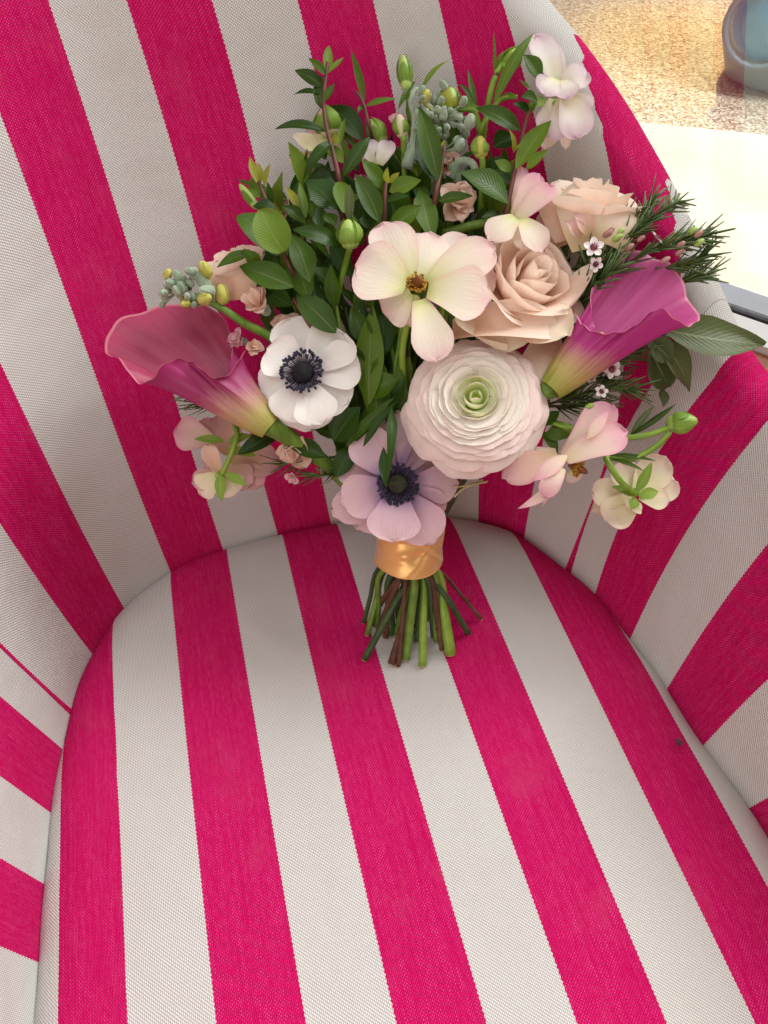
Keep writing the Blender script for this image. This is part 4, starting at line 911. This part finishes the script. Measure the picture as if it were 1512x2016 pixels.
def curl_stalk(p, r=.0012): stalk(bq, [at(x, y, d) for x, y, d in p], r, r, M_SAGE, 'downy_stalk')
curl_stalk([(805, 320, .425), (815, 240, .42), (808, 200, .418), (820, 175, .418), (828, 190, .418)]); curl_stalk([(890, 350, .425), (905, 318, .42), (930, 322, .418), (938, 345, .42)], .002); curl_stalk([(800, 330, .427), (818, 270, .424), (820, 250, .424)], .003)

# ------------------------------------------------------------------ leafy sprigs
def sprig(label, stem, leaves, zf, sc, d, r=.0012, mat=M_MYRT, smat=M_RED, name='myrtle_sprig', seed=0):
    r_ = random.Random(seed + len(leaves))
    pts = [at(*zf(x, y), d + (q[0] if q else 0)) for x, y, *q in stem]
    o = stalk(bq, pts, r * .8, r * 1.25, smat, name); o['label'] = label
    for l in leaves:
        bx, by, tx, ty, wd = l[:5]; kw = dict(l[5]) if len(l) > 5 else {}
        m2 = kw.pop('mat', mat); dz = kw.pop('dz', 0) + r_.uniform(-.003, .003); dt = kw.pop('dt', r_.uniform(-.008, .006))
        n = kw.pop('n', None) or V2(r_.uniform(-.35, .35), r_.uniform(.0, .5), 1)
        kw.setdefault('bend', r_.uniform(.02, .09)); kw.setdefault('cup', r_.uniform(.15, .4)); kw.setdefault('shape', 'leaf'); kw.setdefault('ruffle', .03)
        kw.setdefault('curl', r_.uniform(-.12, .02)); kw.setdefault('twist', r_.uniform(-.4, .4)); kw.setdefault('skew', r_.uniform(-.04, .04))
        petal('leaf', m2, o, at(*zf(bx, by), d + dz), at(*zf(tx, ty), d + dz + dt), pm(wd / sc, d), n, seed=sd(), nu=7, nv=12, **kw)
    return o
OV = dict(shape='oval')
sprig('tall red-stemmed myrtle sprig reaching highest at the upper left', [(650,190),(628,400),(640,560),(690,760),(720,900),(745,1150,.02)], [
    (648,260,660,85,62,dict(mat=M_BRIGHT)),(650,255,748,160,36,dict(mat=M_BRIGHT)),(635,265,535,165,58),(620,335,455,240,85,dict(mat=M_MYRT)),(625,350,570,255,64),(622,380,438,376,40,dict(mat=M_DEEP)),(625,430,694,315,46),(628,475,575,310,72),
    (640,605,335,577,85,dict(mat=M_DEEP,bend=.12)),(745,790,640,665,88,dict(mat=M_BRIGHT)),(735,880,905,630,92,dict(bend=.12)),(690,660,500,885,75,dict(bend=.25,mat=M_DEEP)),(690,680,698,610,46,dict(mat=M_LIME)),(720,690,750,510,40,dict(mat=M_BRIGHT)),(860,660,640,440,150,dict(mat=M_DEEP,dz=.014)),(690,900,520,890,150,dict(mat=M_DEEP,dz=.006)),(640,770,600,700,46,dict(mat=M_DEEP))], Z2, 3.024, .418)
sprig('short myrtle sprig with lime tips at the upper left edge', [(240,900),(290,1030),(335,1160),(420,1400,.02)], [
    (230,910,187,748,46,dict(mat=M_LIME)),(245,915,235,785,50,dict(mat=M_LIME)),(275,925,303,790,36,dict(mat=M_LIME)),(225,935,115,890,30),(250,1000,190,870,62,dict(mat=M_BRIGHT)),(280,1010,245,905,84,dict(mat=M_BRIGHT)),(320,1030,290,900,44,dict(mat=M_DEEP)),(340,1060,205,1040,90,dict(mat=M_DEEP)),
    (520,1120,480,900,60,dict(mat=M_BRIGHT)),(500,1090,400,920,50,dict(mat=M_LIME)),(560,1110,545,1000,60),(520,1150,380,1040,95),(600,1180,600,1040,90,dict(mat=M_DEEP)),(480,1080,440,990,60,dict(mat=M_DEEP))], Z2, 3.024, .42)
sprig('stout sprig with two broad oval leaves at the left of the bouquet', [(385,1320),(440,1440),(500,1560,.01),(560,1700,.03)], [
    (385,1318,250,1060,225,dict(OV,mat=M_BRIGHT,n=V2(.1,.2,1),bend=.05,cup=.2,dt=-.006,dz=-.006)),(370,1330,120,1085,215,dict(OV,mat=M_MYRT,dz=.004,n=V2(.3,.4,1))),(545,1500,425,1210,150,dict(mat=M_MYRT,dz=-.004,dt=.01)),(200,1320,-10,1405,75,dict(mat=M_MYRT)),(250,1400,150,1300,80,dict(mat=M_MYRT)),
    (450,1530,125,1405,165,dict(mat=M_MYRT,dz=-.004,bend=.1)),(330,1450,280,1310,110,dict(mat=M_DEEP,dz=.01))], Z2, 3.024, .408, .0014)
sprig('low dark sprig above the white anemone', [(1000,470),(1080,600),(1160,700,.01),(1250,900,.03)], [
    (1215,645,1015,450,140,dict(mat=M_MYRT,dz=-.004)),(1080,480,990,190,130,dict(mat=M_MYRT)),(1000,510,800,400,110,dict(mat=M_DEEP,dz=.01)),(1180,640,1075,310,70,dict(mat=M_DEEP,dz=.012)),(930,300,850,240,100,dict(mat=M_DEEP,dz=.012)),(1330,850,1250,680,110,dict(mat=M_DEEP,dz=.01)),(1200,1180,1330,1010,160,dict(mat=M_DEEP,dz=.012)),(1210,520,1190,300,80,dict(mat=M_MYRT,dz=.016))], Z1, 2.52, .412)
sprig('central myrtle sprig with yellow-tipped bud above the cream flower', [(1000,880),(990,1000),(985,1140,.005),(970,1300,.02)], [
    (985,950,850,770,105,dict(mat=M_MYRT)),(960,1140,815,845,135,dict(mat=M_MYRT,dz=-.003)),(1015,960,1205,885,112,dict(mat=M_BRIGHT)),(1020,1170,1205,1045,115,dict(mat=M_BRIGHT)),(1000,1020,1130,980,70,dict(mat=M_DEEP)),(1010,910,1005,815,46,dict(mat=M_LIME)),(1020,910,1080,845,42,dict(mat=M_LIME)),(750,1085,720,890,120,dict(mat=M_BRIGHT,shape='oval')),(700,1065,520,890,175,dict(mat=M_DEEP,dz=.006)),
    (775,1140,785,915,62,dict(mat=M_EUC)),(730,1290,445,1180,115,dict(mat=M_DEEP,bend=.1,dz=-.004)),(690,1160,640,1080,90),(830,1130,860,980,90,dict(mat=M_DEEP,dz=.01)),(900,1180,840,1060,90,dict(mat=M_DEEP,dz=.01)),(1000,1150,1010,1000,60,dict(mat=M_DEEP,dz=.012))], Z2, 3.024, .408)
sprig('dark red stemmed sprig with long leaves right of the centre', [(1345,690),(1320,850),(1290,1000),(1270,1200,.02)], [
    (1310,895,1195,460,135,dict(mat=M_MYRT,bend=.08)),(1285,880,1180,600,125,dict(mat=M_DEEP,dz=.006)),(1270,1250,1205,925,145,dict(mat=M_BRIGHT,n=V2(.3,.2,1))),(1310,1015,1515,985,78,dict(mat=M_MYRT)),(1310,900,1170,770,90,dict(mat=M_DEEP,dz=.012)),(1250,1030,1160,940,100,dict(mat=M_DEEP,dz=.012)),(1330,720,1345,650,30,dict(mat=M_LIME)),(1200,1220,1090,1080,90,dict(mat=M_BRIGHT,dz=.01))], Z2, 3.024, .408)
sprig('thin red twig with narrow leaves at the top left of the green bud', [(815,360),(860,430),(900,580),(930,720,.02)], [
    (870,425,788,112,46,dict(mat=M_MYRT,bend=.03)),(875,450,1062,408,42,dict(mat=M_BRIGHT,bend=.12)),(870,450,830,495,36),(900,580,890,520,30)], Z2, 3.024, .42, .0009)
sprig('pale thin grass blades at the top centre', [(1205,360),(1200,420),(1190,560,.01)], [(1205,360,1372,158,34,dict(mat=M_BRIGHT,bend=.1)),(1070,470,1175,282,38,dict(mat=M_MYRT,bend=.12)),(1125,430,1150,560,40,dict(mat=M_BRIGHT))], Z2, 3.024, .42, .0007, smat=M_STEMB)
sprig('long bright green leaf sprig at the upper right beside the white flower', [(500,330),(440,335),(395,365),(330,470),(310,560,.01)], [
    (380,368,592,-10,58,dict(mat=M_BRIGHT,bend=.05,shape='leaf',dz=-.004)),(385,205,380,-5,18,dict(mat=M_BRIGHT,shape='blade')),(395,200,437,100,42,dict(mat=M_BRIGHT)),(410,345,500,320,44,dict(mat=M_BRIGHT)),(300,380,255,190,26,dict(mat=M_MYRT)),(290,375,212,255,42,dict(mat=M_MYRT)),(360,410,190,385,34,dict(mat=M_BRIGHT))], Z3, 2.52, .42, .0014, smat=M_STEMB)
sprig('dark leaf sprig in front of the right white flower', [(560,400),(530,500),(490,690),(440,920),(430,1000,.01)], [
    (515,500,300,372,105,dict(mat=M_MYRT,bend=.1)),(615,245,528,120,88,dict(mat=M_MYRT)),(495,690,668,438,105,dict(mat=M_BRIGHT,n=V2(-.4,.1,1),dz=-.004)),(455,860,212,690,160,dict(mat=M_MYRT,bend=.06,dz=-.004,n=V2(.2,.4,1))),(480,600,465,490,44,dict(mat=M_LIME)),(480,610,520,560,30,dict(mat=M_LIME)),(470,700,390,640,70,dict(mat=M_BRIGHT)),(380,580,490,520,110,dict(mat=M_DEEP,dz=.01)),
    (600,350,520,330,80,dict(mat=M_MYRT,dz=.004)),(590,360,540,420,60,dict(mat=M_BRIGHT)),(545,690,650,590,52,dict(mat=M_BRIGHT)),(560,290,510,240,26,dict(mat=M_BRIGHT)),(280,820,108,862,46,dict(mat=M_MYRT)),(320,930,440,905,44,dict(mat=M_MYRT)),(560,400,480,360,60,dict(mat=M_DEEP)),(480,760,380,690,110,dict(mat=M_DEEP,dz=.008))], Z3, 2.52, .413)
stalk(bq, [at(1000, 432, .42), at(940, 442, .422), at(872, 460, .428)], .0022, .0026, M_STEMG)
sprig('green leaf stems falling between the two anemones', [(790,640),(775,760,.005),(770,880,.02)], [
    (970,720,905,500,90,dict(mat=M_BRIGHT,dz=.004)),(1000,750,950,820,100,dict(mat=M_DEEP))] and [
    (725,800,735,600,55,dict(mat=M_BRIGHT)),(740,830,728,680,60,dict(mat=M_BRIGHT)),(720,780,786,742,55,dict(mat=M_MYRT)),(755,700,760,610,50,dict(mat=M_DEEP)),(735,690,690,600,40,dict(mat=M_MYRT)),(700,870,785,790,26,dict(mat=M_DEEP,bend=.1,dz=-.006)),(680,880,775,780,22,dict(mat=M_MYRT,dz=-.004)),(715,880,780,785,18,dict(mat=M_DEEP,dz=-.008)),(600,830,700,780,46,dict(mat=M_DEEP)),(660,940,700,865,40,dict(mat=M_DEEP,dz=.004)),(755,880,760,955,20,dict(mat=M_DEEP,dz=-.016,dt=-.012,bend=-.15)),(640,900,560,870,40,dict(mat=M_DEEP)),(468,895,580,830,40,dict(mat=M_DEEP,dz=-.004)),(660,850,640,800,60,dict(mat=M_MYRT))], lambda x, y: (x, y), 1.0, .425, .0014, smat=M_STEMG, name='leaf_sprig')
petal('leaf', M_DEEP, bq, at(770, 800, .405), at(759, 958, .402), pm(22, .40), V2(.2, 0, 1), bend=.16, cup=.2, seed=sd(), shape='blade')
sprig('grey-green eucalyptus spray with notched leaves over the right arm', [(860,710),(900,715),(940,720,.004)], [
    (920,705,1482,800,245,dict(bend=.06,cup=.22,n=V2(-.1,.25,1),dt=.006,curl=.04,twist=.5,skew=.05,ruffle=.10)),(900,760,1075,1055,190,dict(n=V2(.3,.2,1),dt=.014)),(850,820,960,1030,240,dict(n=V2(.1,.2,1),dt=.012,dz=.002,shape='oval')),(830,760,985,900,130,dict(dz=-.003)),(920,1040,930,1140,70,dict(dz=.012)),(1010,395,1175,290,55,dict(mat=M_EUC,dz=.01))], Z5, 2.842, .425, .0012, mat=M_EUC, smat=M_STEMG, name='eucalyptus_sprig')
sprig('small leaf pair at the right of the white ranunculus', [(300,1230),(380,1260),(460,1290,.01)], [(225,1250,345,1165,80,dict(mat=M_MYRT)),(250,1300,420,1300,70,dict(mat=M_MYRT)),(270,1290,400,1240,60,dict(mat=M_BRIGHT)),(240,1280,340,1400,66,dict(mat=M_MYRT)),(740,1310,880,1130,40,dict(mat=M_EUC,bend=.1)),(740,1300,1000,1120,36,dict(mat=M_MYRT,bend=.1)),(620,1410,890,1440,30,dict(mat=M_MYRT)),(640,1430,820,1500,26,dict(mat=M_MYRT))], Z5, 2.842, .418, .0014, smat=M_STEMB, name='leaf_sprig')
stalk(bq, [at(1080, 830, .425), at(1110, 838, .42), at(1140, 850, .418), at(1165, 875, .418)], .0018, .0018, M_STEMB)
tw = Mesh(); tw.tube(smooth_path([at(895, 978, .425), at(915, 960, .43), at(950, 945, .435)], 5), .0006, .0008, 5); tw.tube(smooth_path([at(890, 960, .425), at(925, 955, .43), at(960, 948, .435)], 5), .0004, .0006, 5); place(tw, 'dry_twig', M_CUT, None, 'dry pale twig under the white ranunculus')

# inner foliage: dark leaves and stems that fill the bunch behind the flowers
inner = place((lambda m_: (m_.tube([BIND, at(840, 600, .47)], .003, .002, 7), m_)[1])(Mesh()), 'inner_foliage', M_STEMG, None, 'dense dark leaves and stems filling the inside of the bouquet')
fr = random.Random(12)
POLY = [(500, 440), (590, 370), (700, 310), (820, 270), (960, 270), (1060, 330), (1120, 480), (1190, 560), (1180, 740), (1060, 790), (960, 900), (860, 900), (760, 900), (640, 880), (560, 820), (520, 640), (480, 540)]
def in_poly(x, y):
    c = False; j = len(POLY) - 1
    for i in range(len(POLY)):
        (xi, yi), (xj, yj) = POLY[i], POLY[j]
        if (yi > y) != (yj > y) and x < (xj - xi) * (y - yi) / (yj - yi) + xi: c = not c
        j = i
    return c
cnt = 0
while cnt < 150:
    x, y = fr.uniform(470, 1200), fr.uniform(270, 900)
    if not in_poly(x, y): continue
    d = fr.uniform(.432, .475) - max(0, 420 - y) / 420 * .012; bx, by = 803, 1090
    dx, dy = x - bx, y - by; L_ = math.hypot(dx, dy); ln = fr.uniform(70, 130); an = math.atan2(dy, dx) + fr.uniform(-.55, .55)
    tx, ty = x + math.cos(an) * ln * .5, y + math.sin(an) * ln * .5
    if not in_poly(tx, ty): continue
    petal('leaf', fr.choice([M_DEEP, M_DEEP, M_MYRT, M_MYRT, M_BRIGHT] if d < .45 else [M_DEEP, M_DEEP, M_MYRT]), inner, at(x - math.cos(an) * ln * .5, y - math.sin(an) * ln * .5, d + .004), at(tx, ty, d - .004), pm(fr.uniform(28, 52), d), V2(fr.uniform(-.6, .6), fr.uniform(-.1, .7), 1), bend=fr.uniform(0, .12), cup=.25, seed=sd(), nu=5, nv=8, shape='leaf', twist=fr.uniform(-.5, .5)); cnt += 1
POLY2 = [(480, 420), (560, 330), (650, 270), (760, 260), (900, 260), (1010, 300), (1040, 440), (960, 470), (820, 450), (700, 500), (660, 640), (600, 620), (520, 560)]
def in_poly2(x, y):
    c = False; j = len(POLY2) - 1
    for i in range(len(POLY2)):
        (xi, yi), (xj, yj) = POLY2[i], POLY2[j]
        if (yi > y) != (yj > y) and x < (xj - xi) * (y - yi) / (yj - yi) + xi: c = not c
        j = i
    return c
cnt = 0
while cnt < 75:
    x, y = fr.uniform(480, 1040), fr.uniform(260, 640)
    if not in_poly2(x, y): continue
    d = fr.uniform(.424, .442); an = math.atan2(y - 1090, x - 803) + fr.uniform(-.8, .8); ln = fr.uniform(45, 110)
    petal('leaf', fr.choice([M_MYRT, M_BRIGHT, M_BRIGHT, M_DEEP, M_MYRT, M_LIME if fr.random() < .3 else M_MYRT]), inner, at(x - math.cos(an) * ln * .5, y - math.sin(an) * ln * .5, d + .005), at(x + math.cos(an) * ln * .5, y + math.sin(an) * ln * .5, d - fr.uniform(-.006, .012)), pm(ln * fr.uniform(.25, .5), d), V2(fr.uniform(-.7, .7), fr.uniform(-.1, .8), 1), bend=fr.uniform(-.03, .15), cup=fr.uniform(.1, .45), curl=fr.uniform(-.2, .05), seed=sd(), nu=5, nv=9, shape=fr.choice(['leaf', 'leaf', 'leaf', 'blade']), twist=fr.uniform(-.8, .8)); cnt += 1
cnt = 0
while cnt < 60:
    x, y = fr.uniform(545, 800), fr.uniform(560, 900)
    if not in_poly(x, y) or (x - 600) ** 2 + (y - 742) ** 2 < 60 ** 2: continue
    d = fr.uniform(.425, .448); an = math.atan2(y - 1090, x - 803) + fr.uniform(-.7, .7); ln = fr.uniform(60, 120)
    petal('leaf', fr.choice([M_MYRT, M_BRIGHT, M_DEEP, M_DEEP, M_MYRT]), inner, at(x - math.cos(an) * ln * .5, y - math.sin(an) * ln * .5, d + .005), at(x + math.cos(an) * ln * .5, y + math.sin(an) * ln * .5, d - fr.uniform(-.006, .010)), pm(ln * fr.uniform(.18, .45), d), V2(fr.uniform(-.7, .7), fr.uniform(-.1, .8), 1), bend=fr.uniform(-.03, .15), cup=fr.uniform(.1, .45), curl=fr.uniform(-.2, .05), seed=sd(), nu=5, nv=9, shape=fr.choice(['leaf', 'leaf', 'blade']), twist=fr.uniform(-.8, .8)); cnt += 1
for k in range(46):
    x, y = fr.uniform(540, 1130), fr.uniform(360, 640); d = fr.uniform(.43, .47)
    m_ = Mesh(); m_.tube(smooth_path([at(x, y, d), at(x * .6 + 803 * .4 + fr.uniform(-25, 25), y * .55 + 1085 * .45, d + .008), BIND + Vector((fr.uniform(-.012, .012), fr.uniform(-.012, .012), 0))], 6), fr.uniform(.0009, .0016), fr.uniform(.0014, .0022), 6)
    place(m_, 'stalk', fr.choice([M_STEMG, M_STEMB, M_STEMD, M_RED]), inner)

# ------------------------------------------------------------------ wax flower: needle foliage and small blossoms
def needle_spray(mb, pts, n, ln, r, seed, spread=.75, start=.15):
    r_ = random.Random(seed); path = smooth_path(pts, 8); m_ = len(path)
    mb.tube(path, .0009, .0006, 5)
    for k in range(n):
        f = start + (1 - start) * k / n; i = min(int(f * (m_ - 1)), m_ - 2); p = path[i].lerp(path[i + 1], f * (m_ - 1) - i); t_ = (path[i + 1] - path[i]).normalized()
        a = t_.orthogonal().normalized(); b = t_.cross(a); an = r_.uniform(0, 6.28); d = (t_ * r_.uniform(.7, 1.2) + (a * math.cos(an) + b * math.sin(an)) * spread * r_.uniform(.5, 1.1)).normalized()
        l_ = ln * r_.uniform(.7, 1.2); mid = p + d * l_ * .5 + t_ * l_ * .03
        mb.tube([p, mid, p + d * l_ + t_ * l_ * .1], r, r * .35, 4, True)
def wax_sprig(label, sprays, d, seed, ln=.0125, r=.00082):
    o = None; r_ = random.Random(seed)
    for i, (pts, n) in enumerate(sprays):
        mb = Mesh(); needle_spray(mb, [at(x, y, d + dz) for x, y, dz in pts], n, ln, r, seed + i)
        if o is None: o = place(mb, 'wax_flower_sprig', M_NEEDLE, None, label)
        else: place(mb, 'needle_spray', M_NEEDLE, o)
    return o
w1 = wax_sprig('dark needle-leaved wax flower sprig fanning out behind the right calla', [
    ([(1130, 600, .02), (1190, 520, .0), (1250, 450, .0), (1282, 392, .004)], 62), ([(1200, 500, .0), (1270, 440, -.004), (1340, 395, .0)], 50), ([(1170, 560, .008), (1290, 490, .0), (1400, 460, .0)], 40),
    ([(1260, 500, .0), (1330, 480, -.004), (1378, 470, -.002)], 40), ([(1290, 530, .006), (1350, 520, .004), (1392, 500, .004)], 30), ([(1330, 560, .01), (1360, 548, .008), (1395, 540, .008)], 26), ([(1130, 620, .015), (1150, 560, .0), (1165, 470, .0)], 40),
    ([(1110, 540, .02), (1170, 500, .012), (1230, 430, .012)], 40), ([(1140, 600, .01), (1175, 560, -.004), (1215, 520, -.006)], 40), ([(1090, 560, .02), (1110, 500, .016), (1130, 460, .016)], 30), ([(1150, 590, .012), (1170, 545, .004), (1150, 480, .004)], 26)], .412, 3)
w2 = wax_sprig('needle foliage with tiny white blossoms under the right calla', [
    ([(1070, 800, .01), (1130, 780, .0), (1200, 765, .0), (1250, 768, .0)], 50), ([(1120, 790, .01), (1180, 720, .0), (1260, 690, .002)], 50), ([(1080, 800, .014), (1130, 800, .006), (1190, 800, .006)], 34), ([(1180, 740, .006), (1230, 690, .004), (1290, 655, .006)], 34), ([(1090, 780, .016), (1150, 745, .012), (1210, 750, .012)], 34)], .425, 9, .014, .0007)
w3 = wax_sprig('short needle tufts hanging below the peach floret at the left', [([(660, 900, .01), (610, 905, .0), (550, 915, .0)], 30), ([(680, 930, .01), (640, 935, .0), (600, 935, .0)], 22), ([(430, 800, .012), (405, 800, .004), (380, 790, .004)], 30), ([(440, 790, .014), (400, 780, .01), (362, 776, .01)], 16)], .432, 15, .012, .0005)
def wax_blossom(parent, x, y, d, rpx, ax, seed):
    fx, fy, fz = frame(*ax); c = at(x, y, d); Rm = pm(rpx, d); m_ = Mesh(); m_.blob(c, fz, Rm * .5, Rm * .36, 10, 6); o = place(m_, 'wax_blossom', M_WINE, None, 'tiny white five-petalled wax blossom')
    for k in range(5):
        an = 6.283 * k / 5 + seed; dd = fx * math.cos(an) + fy * math.sin(an)
        petal('petal', M_WAX, o, c + dd * Rm * .22, c + dd * Rm + fz * Rm * .12, Rm * .72, fz, bend=-.05, cup=.3, seed=sd(), nu=5, nv=7, shape='oval')
    s_ = Mesh()
    for k in range(9):
        an = 6.283 * k / 9; dd = fx * math.cos(an) + fy * math.sin(an); s_.blob(c + dd * Rm * .36 + fz * Rm * .22, fz, Rm * .16, Rm * .07, 5, 4)
    place(s_, 'stamens', M_WINE, o); return o
for (x, y, d, r, ax, s_, lab) in [(1169, 487, .398, 21, (-.1, .1, 1), .3, 'white wax blossom with wine centre, uppermost left of the right calla'), (1172, 520, .40, 16, (.1, -.5, 1), 1.0, 'white wax blossom just under the uppermost one'), (1204, 727, .412, 20, (.1, -.1, 1), .7, 'white wax blossom under the right calla, facing forward'), (1184, 771, .41, 14, (0, .2, 1), .1, 'round white wax blossom lowest below the right calla'),
        (1292, 468, .405, 17, (.6, .5, .5), .5, 'white wax blossom seen from the side above the right calla'), (1222, 690, .416, 15, (-.3, .6, .5), .2, 'white wax blossom half hidden behind the right calla throat'), (1318, 478, .41, 13, (.6, .3, .3), .9, 'small white wax blossom near the needle tips'), (1165, 745, .42, 12, (-.4, .2, .7), .4, 'shaded small white wax blossom on the lower needles')]:
    b_ = wax_blossom(bq, x, y, d, r, ax, s_); b_['label'] = lab
for i, (x, y, r) in enumerate([(1196, 460, 9), (1215, 468, 9), (1202, 454, 7), (1238, 487, 9), (1362, 455, 9), (1375, 461, 8), (1340, 482, 8), (1376, 478, 9), (1338, 497, 8), (1262, 470, 7), (1160, 800, 8), (1195, 712, 7), (1310, 512, 8), (1222, 455, 7)]):
    m_ = Mesh(); m_.blob(at(x, y, .405), V2(.7, .4, .3), pm(r * 2.4, .41), pm(r, .41) * .8, 8, 6, .3); place(m_, 'wax_bud', [M_PBUD, M_BUDG, M_PBUD][i % 3], w1)

# fallen crumb on the seat
cr = tag(empty('fallen_floret', atz(1336, 1463, .006)), 'tiny dried purple floret fallen on a magenta stripe near the right edge of the seat', 'floret')
M_DRY = simple_mat('dried_purple', (.10, .02, .05), (.26, .06, .12), 200, .8, .2, .4, .0004)
m_ = Mesh()
for k in range(6):
    an = k * 1.05; petal_geo(m_, (0, 0, 0), (math.cos(an) * .0028, math.sin(an) * .0028, .0012 + .001 * (k % 2)), .0022, (0, 0, 1), .2, .4, 0, .1, 'round', k, 5, 6)
m_.build('petals_tuft', M_DRY, cr); m_ = Mesh(); m_.blob((0, 0, .0008), (0, 0, 1), .002, .0009, 6, 5); m_.build('calyx', M_STEMD, cr)

# ------------------------------------------------------------------ rounded bin outside
t = NT('bin_plastic'); ob = t.obj(); nz = t.noise(ob, 6, 3)
M_BIN = t.bsdf(t.ramp(nz, [(.3, (.16, .24, .28)), (.7, (.22, .31, .35))]), .38, .4)
M_BLUE = simple_mat('blue_reflection', (.05, .22, .42), (.12, .40, .62), 8, .15, .6, .0, .001)
bc_ = Vector(atz(1575, 150, -.16)); bn = tag(empty('outdoor_bin', bc_), 'tall grey-blue rounded bin standing on the pebbled paving outside the window', 'bin')
m_ = Mesh(); n_ = 40; vs_ = []; prof = [(.0, 0), (.11, 0), (.135, .012), (.15, .05), (.175, .35), (.19, .62), (.195, .64), (.185, .655), (.12, .70), (.0, .715)]
for r, z in prof:
    for k in range(n_):
        an = 6.283 * k / n_; c_, s_ = math.cos(an), math.sin(an); e_ = .55
        vs_.append((math.copysign(abs(c_) ** e_, c_) * max(r, 1e-4), math.copysign(abs(s_) ** e_, s_) * max(r, 1e-4), z))
m_.add(vs_, grid_faces(n_, len(prof), 0, True)); m_.build('body', M_BIN, bn)
m_ = Mesh(); m_.blob((-.075, -.14, .12), (-.2, -1, 0), .06, .065, 24, 9); m_.build('oval_reflection', M_BLUE, bn)  # blue reflection glimpsed at the bin, modelled as a coloured oval
m_ = Mesh(); m_.tube([(-.075 + .065 * math.cos(a * .2618), -.166, .12 + .065 * math.sin(a * .2618)) for a in range(25)], .006, .006, 8, False); m_.build('reflection_rim', M_BIN, bn); bn.rotation_euler.z = R(-30)  # ring added round the reflection oval, no real bin part
